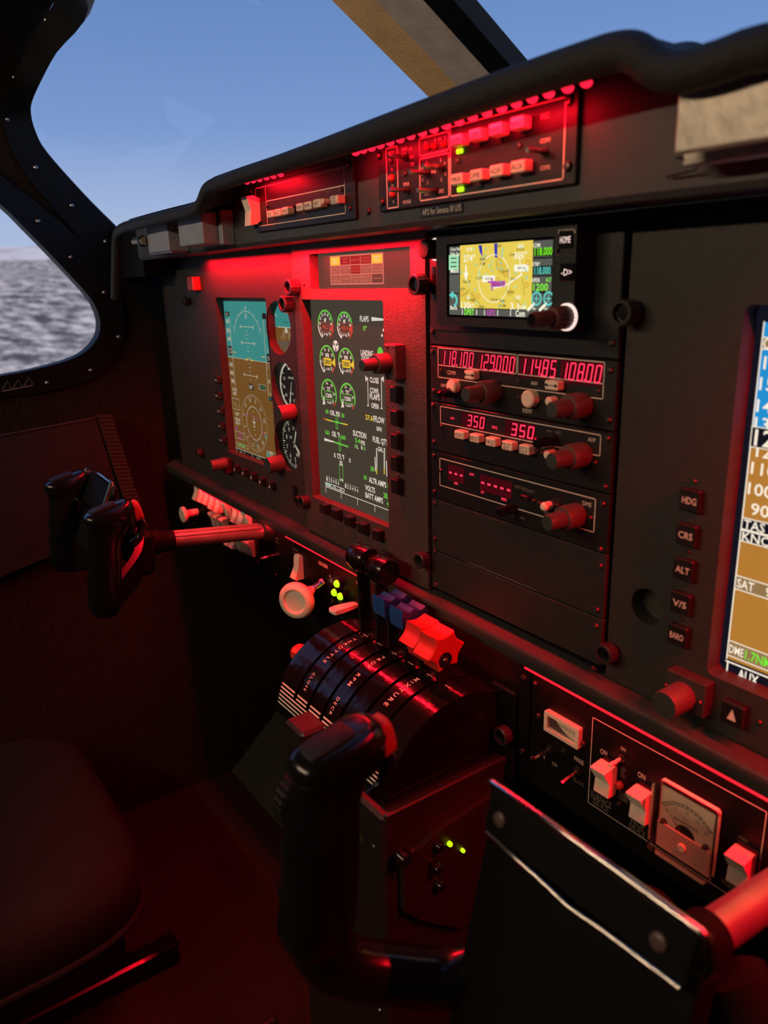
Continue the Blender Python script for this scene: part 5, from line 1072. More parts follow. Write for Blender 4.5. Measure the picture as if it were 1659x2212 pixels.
# ------------------------------------------------------------------ ledge under the main panel
lg = thing('panel_ledge', 'dark ledge running along the foot of the instrument panels', 'ledge', (0, -.008, .53))
def ledge(mb):
    x0, x1 = -.59, .61; prof = [(.010, .0), (0, -.0005), (-.0080, -.0045), (-.0092, -.0056), (-.0096, -.0070), (-.0096, -.0160), (-.0085, -.0172), (-.0070, -.0172), (-.0070, -.008), (.010, -.006)]
    n = len(prof); xs = (x0, -.2, .1, x1)
    rings = [[V(x, y, ZB(x) + z) for y, z in prof] for x in xs]; mb.loft(rings, 'panel')
part('ledge_rail', lg, ledge, smooth=50)
def led_line(label, x0, x1, dz):
    t = thing('led_strip', label, 'light strip', ((x0 + x1) / 2, -.004, ZB(x0) + dz))
    part('diffuser', t, lambda mb: mb.tube([V(x, -.0066, ZB(x) + dz) for x in (x0, (x0 + x1) / 2, x1)], .0013, 'led_line', 8))
    part('channel', t, lambda mb: mb.box(x0, x1, -.0060, -.0030, ZB(x1) + dz + .0008, ZB(x1) + dz + .0020, 'tape'), smooth=0)
led_line('thin glowing red strip above the pilot switch panel', -.475, -.345, -.0186)
led_line('thin glowing red strip above the gear selector panel', -.245, -.095, -.0186)
led_line('thick glowing red strip above the de-ice panel', .112, .32, -.0190)

# ------------------------------------------------------------------ lower sub-panels (face at Y = 0)
mat('rose_plastic', (.62, .40, .33), .5)
YZ = 0.0; YQ = -.0001
def c9(x, y): return (370 + x * .2592, 980 + y * .2592)
def cR(x, y): return (1100 + x * .337, 1400 + y * .337)
bk_ = MB(); bk_.box(-.58, .60, .004, .014, .42, .545, 'frame_black'); tag(bk_.build('sub_panel_backing', None, 0), 'black backing behind the lower switch panels', 'panel')
def subplate(name, label, cat, x0, x1, z0, dz=-.0175):
    t = thing(name, label, cat, ((x0 + x1) / 2, .002, z0))
    part('faceplate', t, lambda mb: mb.add([(x0, YZ, z0), (x1, YZ, z0), (x1, YZ, ZB(x1) + dz), (x0, YZ, ZB(x0) + dz), (x0, .004, z0), (x1, .004, z0), (x1, .004, ZB(x1) + dz), (x0, .004, ZB(x0) + dz)], [(0, 1, 2, 3), (7, 6, 5, 4), (0, 4, 5, 1), (1, 5, 6, 2), (2, 6, 7, 3), (3, 7, 4, 0)], 'sub_plate'), smooth=0)
    return t
xsw1 = at(558, 1150, 0).x
swp = subplate('switch_panel', 'pilot switch panel with two rows of rockers glowing red', 'switch panel', -.54, xsw1, .470)
gr = subplate('gear_panel', 'black landing gear panel with white wheel handle and three green lamps', 'switch panel', xsw1 + .003, -.078, .474)
mid = subplate('centre_sub_panel', 'black blank panel behind the throttle quadrant', 'panel', -.075, .1105, .44)
di = subplate('deice_panel', 'black de-ice switch panel with cream rockers and an ammeter', 'switch panel', .1130, .345, .440)
d2 = subplate('far_sub_panel', 'black lower panel at the right edge beyond the copilot yoke shaft', 'panel', .348, .59, .44)
part('divider', gr, lambda mb: mb.box(xsw1 + .0005, xsw1 + .0022, .002, -.002, .470, ZB(-.3) - .018, 'steel'), smooth=0)
def rock(parent, px, py, wm, hm, tipup, Y=YZ, m='white_plastic', d=.010, name='rocker_switch'):
    """paddle rocker: tipup 1 top half proud, 0 bottom half proud; the pixel is its middle"""
    p = at(px, py, Y - d * .6)
    hi, lo = d, d * .45
    a, b = (hi, lo) if tipup else (lo, hi)
    def mk(mb):
        q_ = [(0, hm * .5), (-a * .75, hm * .5), (-a, hm * .40), (-d * .52, 0), (-b, -hm * .44), (-b * .8, -hm * .5), (0, -hm * .5)]
        mb.prismx(q_, -wm / 2, wm / 2, m)
    return stamp(('rock', wm, hm, tipup, m, d), name, V(p.x, Y, p.z), parent, mk)
ROCKS = [(200, 305, 0), (243, 322, 0), (285, 342, 0), (330, 378, 0), (380, 405, 0), (450, 452, 1), (520, 485, 0), (572, 508, 0), (618, 525, 1)]
for x, y, u in ROCKS: rock(swp, *c9(x, y + 22), .0112, .0200, u, d=.0095)
for x, y, u in ((340, 540, 1), (383, 566, 1), (430, 590, 1), (468, 690, 0), (508, 712, 0), (555, 742, 1), (600, 758, 1), (645, 778, 1)): rock(swp, *c9(x, y + 12), .0112, .0200, u, d=.0095)
for x, y in ((162, 207), (690, 507), (725, 905), (255, 560)): screw(swp, *c9(x, y), YZ, .0020)
def sw_print(mb):
    for x, y, s_ in ((335, 300, 'PITOT'), (385, 330, 'HEAT'), (455, 383, 'FUEL'), (530, 412, 'NAV'), (580, 440, 'STROBE')): T(mb, s_, *c9(x, y), 3.5, YQ, 'ink_dim', 6)
part('lettering', swp, sw_print, smooth=0)
# white push-pull knob
bP, LP = knob_axis((440, 1103), (393, 1117), YZ)
pk = part('push_pull_knob', swp, lambda mb: mb.lathe(bP, (0, -1, 0), [(LP * .28, .0048), (LP * .74, .0052), (LP * .80, .0075), (LP * .86, .0105), (LP * .97, .0105), (LP, .0090)], 'white_plastic', 28))
part('rod', pk, lambda mb: mb.lathe(bP, (0, -1, 0), [(0, .0050), (LP * .08, .0050), (LP * .08, .0030), (LP * .3, .0030)], 'steel', 12))
# gear panel
for x, y in ((850, 610), (875, 1010)): screw(gr, *c9(x, y), YZ, .0020)
toggle(gr, 602, 1197, YZ, .021, .0016, -.02, 'chrome', .0040)
rock(gr, 638, 1226, .0105, .026, 0, d=.0115)
def gr_print(mb):
    for s_, x, y, h, w_, m_ in (('AVIONIC', 880, 708, 14, 30, 'ink_dim'), ('MASTER', 880, 738, 14, 30, 'ink_dim'), ('BATTERY', 1037, 803, 16, 42, 'ink_dim'), ('MASTER', 1040, 835, 16, 46, 'ink_dim'), ('LDG GEAR', 1266, 926, 30, 76, 'ink'), ('GEAR DOWN', 1432, 1252, 24, 88, 'ink_dim'), ('FLAP', 1565, 1088, 30, 44, 'ink'), ('UP', 1568, 1128, 26, 20, 'ink')): T(mb, s_, *c9(x, y), h * .2592, YQ, m_, w_ * .2592)
    LN(mb, c9(1323, 1015), c9(1330, 1062), .0005, YQ, 'ink'); p = at(*c9(1337, 1063), YQ); mb.arc((p.x, p.z), .0016, 0, 360, .0005, YQ, 'ink', 10); p = at(*c9(1322, 1012), YQ); mb.poly([(p.x - .0012, p.z - .002), (p.x + .0012, p.z - .002), (p.x, p.z + .001)], YQ, 'ink')
    LN(mb, c9(1335, 1210), c9(1335, 1255), .0005, YQ, 'ink_dim'); p = at(*c9(1345, 1218), YQ); mb.arc((p.x, p.z), .0018, 0, 360, .0005, YQ, 'ink_dim', 10)
part('lettering', gr, gr_print, smooth=0)
bG, LG = knob_axis((699, 1259), (650, 1290), YZ)
gc = atX(641, 1297, bG.x - .004)
hd = part('gear_handle_rod', gr, lambda mb: mb.lathe(bG, gc - bG, [(0, .0062), (.003, .0062), (.003, .0046), (.012, .0046), (.012, .0034), (LG * .6, .0034)], 'chrome', 12))
ax = V(.50, -.80, .05).normalized()
def wheel(mb):
    R_ = .0195; prof = [(-.0055, R_ * .62), (-.0055, R_ * .84), (-.0030, R_ * .97), (0, R_), (.0030, R_ * .97), (.0055, R_ * .84), (.0055, R_ * .66), (.0030, R_ * .56), (.0030, R_ * .35)]
    mb.lathe(gc, ax, prof, 'white_plastic', 32)
wh = part('gear_wheel_knob', hd, wheel, smooth=50)
part('gear_fork', hd, lambda mb: mb.tube([bG.lerp(gc, .42), bG.lerp(gc, .58) + V(.001, 0, .002), bG.lerp(gc, .72)], [.0045, .0058, .0048], 'white_plastic', 12))
for x, y in ((1405, 1085), (1383, 1158), (1433, 1190)):
    b = at(*c9(x + 16, y - 12), YZ); o = part('gear_lamp_barrel', gr, lambda mb: mb.lathe(b, (0, -1, 0), [(0, .0044), (.005, .0044)], 'gloss_black', 16))
    part('green_lens', o, lambda mb: mb.lathe(b, (0, -1, 0), [(.005, .0038), (.0068, .0036), (.0082, .0024), (.0086, .001)], 'led_lime', 16))
fl0 = at(770, 1305, YZ)
part('flap_lever', gr, lambda mb: mb.loft([[fl0 + V(dx, -y_, dz) for dx, dz in ((-.006 * k, -.0022 * k), (.006 * k, -.0022 * k), (.006 * k, .0022 * k), (-.006 * k, .0022 * k))] for y_, k in ((0, .6), (.004, .8), (.020, 1.0), (.027, .95), (.029, .6))], 'white_plastic'), smooth=40)
# centre sub panel hardware
for px, py in ((1133, 1463), (1129, 1622)): screw(mid, px, py, YZ, .0026)
part('plate_edge', mid, lambda mb: mb.box(at(1068, 1470, 0).x, at(1120, 1515, 0).x, 0, -.004, at(1115, 1690, -.002).z, at(1100, 1488, -.002).z, 'sub_plate', .002), smooth=0)
thumb_knob(mid, 1079, 1592, YZ - .004, .0072, .010, 'small_knob')
# de-ice panel
for x, y in ((170, 225), (190, 433), (475, 612), (150, 705), (355, 655), (85, 668), (705, 995)): screw(di, *cR(x, y), YZ, .0022)
def di_print(mb):
    Y = YQ; x0 = at(*cR(522, 700), Y).x; x1 = at(*cR(1618, 1290), Y).x
    z1 = (at(*cR(535, 440), Y).z + at(*cR(1090, 750), Y).z) / 2; z0 = (at(*cR(508, 980), Y).z + at(*cR(880, 1245), Y).z) / 2
    mb.frame(x0, x1, z0, z1, .0005, Y, 'ink')
    for s_, x, y, h, w_ in (('ON', 605, 668, 44, 44), ('ON', 730, 647, 28, 32), ('ON', 848, 818, 46, 50), ('ON', 1497, 1232, 50, 62), ('FREE', 447, 722, 34, 62), ('SLAVE', 445, 860, 34, 66), ('CW', 292, 746, 28, 36), ('Y', 224, 702, 24, 14), ('SURFACE', 588, 972, 50, 136), ('DE-ICE', 586, 1008, 46, 100), ('PROP', 824, 1128, 50, 92), ('DE-ICE', 820, 1168, 50, 106), ('WING', 718, 768, 30, 58), ('ICE', 717, 793, 28, 34), ('LIGHT', 717, 815, 30, 58), ('WING-TAIL', 712, 928, 32, 100), ('DE-ICERS', 712, 958, 32, 96), ('WINDSHIELD', 1470, 1560, 52, 250)):
        T(mb, s_, *cR(x, y), h * .337 * .8, Y, 'ink_dim' if h > 45 and y > 900 or 'WING' in s_ or s_ in ('ICE', 'LIGHT', 'SLAVE', 'DE-ICERS') else 'ink', w_ * .337)
part('lettering', di, di_print, smooth=0)
toggle(di, *cR(268, 648), YZ, .015, .0016, -.05, 'chrome', .0040); toggle(di, *cR(442, 785), YZ, .015, .0017, -.22, 'chrome', .0036); toggle(di, *cR(728, 702), YZ, .011, .0015, -.05, 'white_plastic', .0026)
p6 = at(*cR(710, 875), YZ); part('indicator_lamp', di, lambda mb: mb.lathe(p6, (0, -1, 0), [(0, .0030), (.002, .0030), (.0034, .0016)], 'red_plastic', 14))
def big_rock(x, y, wm=.0118, hm=.0225, d=.0145):
    px, py = cR(x, y); p = at(px, py, -.010)
    def mk(mb):
        q_ = [(0, hm * .40), (-.004, hm * .50), (-d, hm * .42), (-d * .98, hm * .36), (-.0085, -.001), (-.0095, -hm * .48), (-.004, -hm * .50), (0, -hm * .4)]
        mb.prismx(q_, -wm / 2, wm / 2, 'white_plastic')
    o = stamp(('bigrock',), 'rocker_switch', V(p.x, YZ, p.z), di, mk); o['_p'] = list((p.x, YZ, p.z))
    part('socket', o, lambda mb: mb.box(p.x - wm * .6, p.x + wm * .6, 0, -.0018, p.z - hm * .52, p.z + hm * .58, 'gloss_black', .0006), smooth=0)
big_rock(588, 850); big_rock(818, 1018); big_rock(1458, 1425)
# slot meter
x0, x1 = at(*cR(222, 460), -.004).x, at(*cR(443, 590), -.004).x; zc = at(*cR(332, 525), -.004).z; hh = .0080
sm = part('slot_meter', di, lambda mb: mb.plate(loop_rect(x0, x1, zc - hh, zc + hh, .001), [loop_rect(x0 + .003, x1 - .003, zc - hh + .003, zc + hh - .003)], -.004, 0, 'cream'), smooth=0)
def smf(mb):
    a, b, c, d = x0 + .003, x1 - .003, zc - hh + .003, zc + hh - .003; Y = -.0012
    mb.rect(a, b, c, d, Y, 'knob'); n = 12
    mb.poly([(a + (b - a) * .22, d)] + [(a + (b - a) * (.22 + .76 * i / n), d - (d - c) * .95 * math.sin(math.pi * (.08 + .86 * i / n) * .62) ** .8) for i in range(n + 1)] + [(b - .0004, d)], Y - .0001, 'meter_face')
    for i in range(9): xk = a + (b - a) * (.28 + .075 * i); mb.line((xk, d - .002), (xk, d - .002 - (.0034 if i % 2 == 0 else .0022)), .00035, Y - .0002, 'ink_dark')
part('scale', sm, smf, smooth=0)
# ammeter
ax0, ax1 = at(*cR(898, 1090), -.012).x, at(*cR(1275, 1300), -.012).x; az = at(*cR(1090, 1195), -.012).z; ah = .0240
am = part('ammeter', di, lambda mb: mb.box(ax0, ax1, 0, -.004, az - ah, az + ah, 'white_plastic', .002), smooth=0)
def amface(mb):
    cx = (ax0 + ax1) / 2; Y = -.0045; w_ = (ax1 - ax0)
    mb.rect(ax0 + .002, ax1 - .002, az - ah + .002, az + ah - .002, Y, 'meter_face'); c = (cx, az - ah * .30)
    mb.arc(c, w_ * .56, 42, 138, .0007, Y - .0001, 'ink_dim', 20); mb.arc(c, w_ * .52, 42, 138, .0004, Y - .0001, 'ink_dark', 20)
    for i in range(13): a = math.radians(138 - 96 * i / 12); l = .07 if i % 3 == 0 else .04; mb.line((c[0] + w_ * .52 * math.cos(a), c[1] + w_ * .52 * math.sin(a)), (c[0] + w_ * (.52 + l) * math.cos(a), c[1] + w_ * (.52 + l) * math.sin(a)), .0004, Y - .0001, 'ink_dark')
    for i, s_ in enumerate(('0', '5', '10', '15', '20')): a = math.radians(138 - 96 * i / 4); mb.text(s_, c[0] + w_ * .455 * math.cos(a), c[1] + w_ * .455 * math.sin(a), Y - .0001, .0022, 'ink_dark')
    mb.text('AMPERES', cx, az + ah * .12, Y - .0001, .0022, 'ink_dark', w_ * .42); mb.text('D.C.', cx, az + ah * .26, Y - .0001, .0016, 'ink_dark')
    mb.poly([(c[0] + .0007, c[1]), (c[0] + w_ * .52 * math.cos(2.36), c[1] + w_ * .52 * math.sin(2.36)), (c[0] - .0007, c[1])], Y - .0004, 'red_plastic')
    mb.disc((cx, az - ah * .22), w_ * .17, Y - .0003, 'gloss_black', 24)
part('dial', am, amface, smooth=0)
part('cover_plate', am, lambda mb: mb.box(ax0 + .0015, ax1 - .0015, -.0046, -.0060, az - ah + .0012, az - ah * .18, 'rose_plastic', .0006), smooth=0)
for dx in (-.36, .36): screw_p = V((ax0 + ax1) / 2 + dx * (ax1 - ax0), -.0052, az - ah * .12); stamp(('amsc',), 'screw', screw_p, am, lambda mb: mb.lathe((0, 0, 0), (0, -1, 0), [(0, .0016), (.002, .0016), (.003, .0008)], 'screw', 10))
stamp(('adj',), 'adjuster', V((ax0 + ax1) / 2, -.0060, az - ah * .55), am, lambda mb: mb.lathe((0, 0, 0), (0, -1, 0), [(0, .0028), (.001, .0028), (.0014, .0020)], 'white_plastic', 16))
m = bpy.data.materials.new('clear_acrylic'); m.use_nodes = True; t_ = m.node_tree; t_.nodes.clear()
o_ = t_.nodes.new('ShaderNodeOutputMaterial'); mx = t_.nodes.new('ShaderNodeMixShader'); tr = t_.nodes.new('ShaderNodeBsdfTransparent'); gl = t_.nodes.new('ShaderNodeBsdfGlossy'); fr = t_.nodes.new('ShaderNodeFresnel'); fr.inputs[0].default_value = 1.45; gl.inputs['Roughness'].default_value = .08; tr.inputs[0].default_value = (.95, .90, .86, 1)
t_.links.new(fr.outputs[0], mx.inputs[0]); t_.links.new(tr.outputs[0], mx.inputs[1]); t_.links.new(gl.outputs[0], mx.inputs[2]); t_.links.new(mx.outputs[0], o_.inputs[0]); M['acrylic'] = m
part('clear_cover', am, lambda mb: mb.box(ax0 - .0006, ax1 + .0006, -.004, -.0135, az - ah - .0006, az + ah + .0006, 'acrylic', .0022), smooth=0)

# ------------------------------------------------------------------ throttle quadrant
tq = thing('throttle_quadrant', 'glossy black throttle quadrant with black blue and red levers', 'throttle quadrant', (0, -.05, .42))
DY, DZ, DR = -.042, .427, .070
def dp(phi, r=DR): a = math.radians(phi); return (DY - r * math.cos(a), DZ + r * math.sin(a))
LX = (-.055, -.034, -.013, .008, .031, .055); SW = .0034
edges = [-.080]
for x in LX: edges += [x - SW / 2, x + SW / 2]
edges.append(.080)
def arcstrip(mb, x0, x1, f0, f1, r0, r1, m, n=22):
    rings = []
    for i in range(n + 1):
        f = f0 + (f1 - f0) * i / n; a = dp(f, r1); b = dp(f, r0)
        rings.append([V(x0, *a), V(x1, *a), V(x1, *b), V(x0, *b)])
    mb.loft(rings, m)
for k in range(0, len(edges), 2): part('cover_strip', tq, arcstrip, edges[k], edges[k + 1], 24, 118, .064, DR, 'drum_black')
part('front_cover', tq, arcstrip, -.080, .080, 5, 24.3, .064, DR, 'drum_black')
part('drum_core', tq, arcstrip, -.079, .079, 5, 118, .02, .063, 'frame_black')
def side(x):
    pts = [dp(f, DR) for f in range(5, 119, 6)] + [(.0, .487), (.0, .4335)]
    def mk(mb): n = len(pts); mb.add([(x, y, z) for y, z in pts] + [(x + .003, y, z) for y, z in pts], [tuple(range(n)), tuple(range(n, 2 * n))[::-1]] + [(i, (i + 1) % n, n + (i + 1) % n, n + i) for i in range(n)], 'drum_black')
    return mk
part('side_plate', tq, side(.0795), smooth=30); part('side_plate', tq, side(-.0825), smooth=30)
part('rear_deck', tq, lambda mb: mb.prismx([dp(117), (-.0005, .488), (-.0005, .484), (dp(117)[0], dp(117)[1] - .004)], -.080, .080, 'drum_black'), smooth=0)
def arctext(mb, s_, x0, f0, size, m, adv=1.0):
    r = DR + .0002; f = f0
    for ch in s_:
        if ch == ' ': f -= size * .9 * adv / r * 57.3; continue
        vs, fs, (a, b) = glyph(ch, .01); sc = size / .70; w_ = (b - a) * sc
        out = []
        for (u, v) in vs:
            p = dp(f - ((u - a) * sc) / r * 57.3, r); out.append((x0 + (v - .35) * sc, p[0], p[1]))
        mb.add(out, fs, m); f -= (w_ + size * .45 * adv) / r * 57.3
def q_print(mb):
    mids = [(edges[k] + edges[k + 1]) / 2 for k in range(0, len(edges), 2)]
    arctext(mb, 'OPEN', mids[1], 98, .0030, 'ink_dim', .6); arctext(mb, 'THROTTLE', mids[1] - .001, 84, .0037, 'ink', .95); arctext(mb, 'CLOSE', mids[1] - .002, 46, .0031, 'ink', .9)
    arctext(mb, 'INCR', mids[3], 98, .0030, 'ink_dim', .6); arctext(mb, 'PROP  RPM', mids[3] - .001, 84, .0039, 'ink', .95); arctext(mb, 'DECR', mids[3] - .002, 43, .0034, 'ink', .9)
    arctext(mb, 'RICH', mids[5], 98, .0030, 'ink_dim', .6); arctext(mb, 'MIXTURE', mids[5] - .001, 84, .0043, 'ink', 1.0); arctext(mb, 'LEAN', mids[5] - .001, 41, .0034, 'ink', .9)
    r = DR + .0003
    for i in range(6):
        f0 = 27.5 - i * 2.7
        spans = [(edges[k] + .0006, edges[k + 1] - .0006) for k in range(0, len(edges), 2)] if f0 > 24.5 else [(-.079, .079)]
        for a, b in spans: A = dp(f0, r); B = dp(f0 - 1.2, r); mb.add([(a, *A), (b, *A), (b, *B), (a, *B)], [(0, 1, 2, 3)], 'ink')
    for k, x in enumerate((-.0445, -.0235, -.0025, .0195, .0440, .066)):
        f0 = 92; A = dp(f0, r); B = dp(f0 - .8, r); mb.add([(x - .0035, *A), (x + .0035, *A), (x + .0035, *B), (x - .0035, *B)], [(0, 1, 2, 3)], 'ink')
    # maker lettering under the stripes
    vs, fs, (a, b) = glyph('ELITE PRO', .01); sc = .0040 / .70; out = []
    for u, v in vs:
        p = dp(8.5 + (v - .35) * sc / r * 57.3, r); out.append((-.002 + (u - a) * sc, *p))
    mb.add(out, fs, 'ink')
part('lettering', tq, q_print, smooth=0)
KP = ((783, 1208), (824, 1232), (846, 1305), (884, 1330), (915, 1378), (948, 1400))
def lever(i):
    x = LX[i]; tip = atX(*KP[i], x); base = V(x, DY + .010, DZ + .03)
    d = (tip - base); n = V(1, 0, 0).cross(d).normalized(); w_ = .0058 if i < 2 else .0050
    o = part('lever', tq, lambda mb: mb.loft([[c + V(-.0013, 0, 0) + n * w_ * k, c + V(.0013, 0, 0) + n * w_ * k, c + V(.0013, 0, 0) - n * w_ * k, c + V(-.0013, 0, 0) - n * w_ * k] for c, k in ((base, .8), (base + d * .6, 1), (tip, 1), (tip + d.normalized() * .004, .6))], 'soft_black'), smooth=0)
    up_ = d.normalized(); fw = n
    if i < 2:
        c0 = tip + V(-.0105 if i == 0 else -.0100, 0, .001)
        part('knob', o, lambda mb: mb.lathe(c0, (1, 0, 0), [(0, .0108), (.002, .0118), (.019, .0118), (.0212, .0106)], 'gloss_black', 32))
        part('knob_band', o, lambda mb: mb.lathe(c0, (1, 0, 0), [(.0085, .0121), (.0105, .0121)], 'frame_black', 32))
    elif i < 4:
        prof = [(-.0125, .004), (-.010, .0085), (-.006, .0062), (-.001, .0068), (.0015, .0095), (.005, .0072), (.009, .0076), (.0125, .0105), (.0135, .004), (.0125, -.006), (.006, -.010), (-.006, -.011), (-.0115, -.006)]
        def mk(mb):
            q_ = [(tip + fw * a + up_ * b) for a, b in prof]; n_ = len(q_)
            mb.add([p + V(-.0085, 0, 0) for p in q_] + [p + V(.0085, 0, 0) for p in q_], [tuple(range(n_)), tuple(range(n_, 2 * n_))[::-1]] + [(j, (j + 1) % n_, n_ + (j + 1) % n_, n_ + j) for j in range(n_)], 'blue_knob')
        part('knob', o, mk, smooth=30)
        part('rivet', o, lambda mb: mb.lathe(tip + V(.0085, 0, -.003) - fw * .002, (1, 0, 0), [(0, .0022), (.001, .002), (.0016, .0008)], 'chrome', 12))
    else:
        def mk(mb):
            pts = []
            for j in range(36):
                a = 2 * math.pi * j / 36; rr = .0176 - .0046 * abs(math.sin(3 * a)) ** .8; pts.append(tip + fw * math.cos(a) * rr + up_ * (math.sin(a) * rr * .92 + .001))
            ring = lambda dx, k: [tip + V(dx, 0, 0) + (p - tip) * k for p in pts]
            mb.loft([ring(-.0098, .93), ring(-.0088, 1), ring(.0088, 1), ring(.0098, .93)], 'red_knob')
        part('knob', o, mk, smooth=28)
        part('knob_recess', o, lambda mb: mb.lathe(tip + V(.0092, 0, -.005) + fw * .002, (1, 0, 0), [(0, .0062), (.0012, .0062)], 'soft_black', 20))
        part('rivet', o, lambda mb: mb.lathe(tip + V(.0104, 0, -.005) + fw * .002, (1, 0, 0), [(0, .0026), (.0012, .0022), (.002, .0008)], 'chrome', 12))
for i in range(6): lever(i)
part('friction_knob', tq, lambda mb: mb.lathe(atX(653, 1412, -.088) + V(.006, 0, 0), (-1, -.2, 0), [(0, .0075), (.010, .0085), (.014, .0060)], 'red_knob', 10), smooth=20)
part('lock_block', tq, lambda mb: mb.box(-.034, -.005, -.128, -.100, .400, .4545, 'pedestal', .0025), smooth=0)
for z_ in (.398, .417): stamp(('lbs',), 'screw', V(-.0343, -.118, z_ + .02), tq, lambda mb: mb.lathe((0, 0, 0), (-1, 0, 0), [(0, .002), (.001, .0016)], 'screw', 10))

# ------------------------------------------------------------------ pedestal below the quadrant
pd = thing('pedestal', 'dark metal centre pedestal below the throttle quadrant', 'pedestal', (0, -.05, 0))
part('body', pd, lambda mb: mb.box(-.045, .09, -.119, .30, .0, .4330, 'pedestal', .0025), smooth=0)
part('top_rail', pd, lambda mb: mb.box(.0875, .0915, -.117, .05, .428, .4355, 'pedestal', .0012), smooth=0)
for y_, z_ in ((-.1195, .402), (-.1195, .25)): stamp(('pdf',), 'screw', V(.078, y_, z_), pd, lambda mb: mb.lathe((0, 0, 0), (0, -1, 0), [(0, .0028), (.0012, .002)], 'screw', 10))
sp1 = [(-.107, .400), (-.089, .3985), (-.080, .4040), (-.01, .4120), (-.01, .300), (-.055, .305), (-.092, .335), (-.107, .352)]
fs_ = part('selector_plate', pd, lambda mb: mb.add([(.0905, y, z) for y, z in sp1] + [(.0965, y, z) for y, z in sp1], [tuple(range(8)), tuple(range(8, 16))] + [(j, (j + 1) % 8, 8 + (j + 1) % 8, 8 + j) for j in range(8)], 'pedestal'), smooth=0)
def skn(px, py, r, L, name, m='gloss_black'):
    p = atX(px, py, .0965 + L); p.x = .0965; return part(name, fs_, lambda mb: mb.lathe(p, (1, 0, 0), [(0, r), (L * .7, r), (L, r * .75)], m, 16))
skn(880, 1862, .0058, .008, 'selector_knob'); skn(950, 1882, .0046, .008, 'selector_knob'); skn(957, 1918, .0042, .007, 'selector_knob'); skn(955, 1834, .0040, .006, 'selector_knob'); skn(975, 1826, .0020, .003, 'green_lamp', 'led_lime'); skn(1003, 1840, .0016, .003, 'green_lamp', 'led_lime')
def selp(mb):
    for s_, px, py in (('0', 889, 1843), ('I', 935, 1847), ('II', 938, 1868)):
        p = atX(px, py, .0967); vs, fs, (a, b) = glyph(s_, 0); mb.add([(.0967, p.y + (u - a) * .005, p.z + v * .005) for u, v in vs], fs, 'ink_dim')
part('lettering', fs_, selp, smooth=0)
tw = thing('trim_wheel', 'black ribbed trim wheel on the left flank of the pedestal', 'trim wheel', (-.055, -.098, .32))
part('wheel', tw, lambda mb: mb.lathe((-.046, -.098, .355), (-1, 0, 0), [(0, .030), (.002, .033), (.016, .033), (.019, .029)], 'soft_black', 60, flute=1, fd=.0012), smooth=20)
part('hub', tw, lambda mb: mb.lathe((-.065, -.098, .355), (-1, 0, 0), [(0, .012), (.004, .010)], 'knob', 20))
# low floor tunnel cover and toe board
tn = thing('floor_tunnel', 'low carpeted tunnel cover on the floor behind the pedestal', 'tunnel cover', (0, -.3, 0))
part('cover', tn, lambda mb: mb.prismx([(-.9, 0), (-.9, .055), (-.122, .055), (-.122, 0)], -.115, .115, 'carpet'), smooth=0)
part('edge_strip', tn, lambda mb: mb.box(-.120, -.112, -.9, -.122, .0, .060, 'pedestal', .002), smooth=0)
tb_ = MB(); tb_.prismx([(.05, .0005), (.34, .25), (.34, .27), (.045, .012)], -.60, -.095, 'carpet_olive'); tag(tb_.build('toe_board', None, 0), 'sloping olive grey carpeted toe board in the pilot footwell', 'toe board')

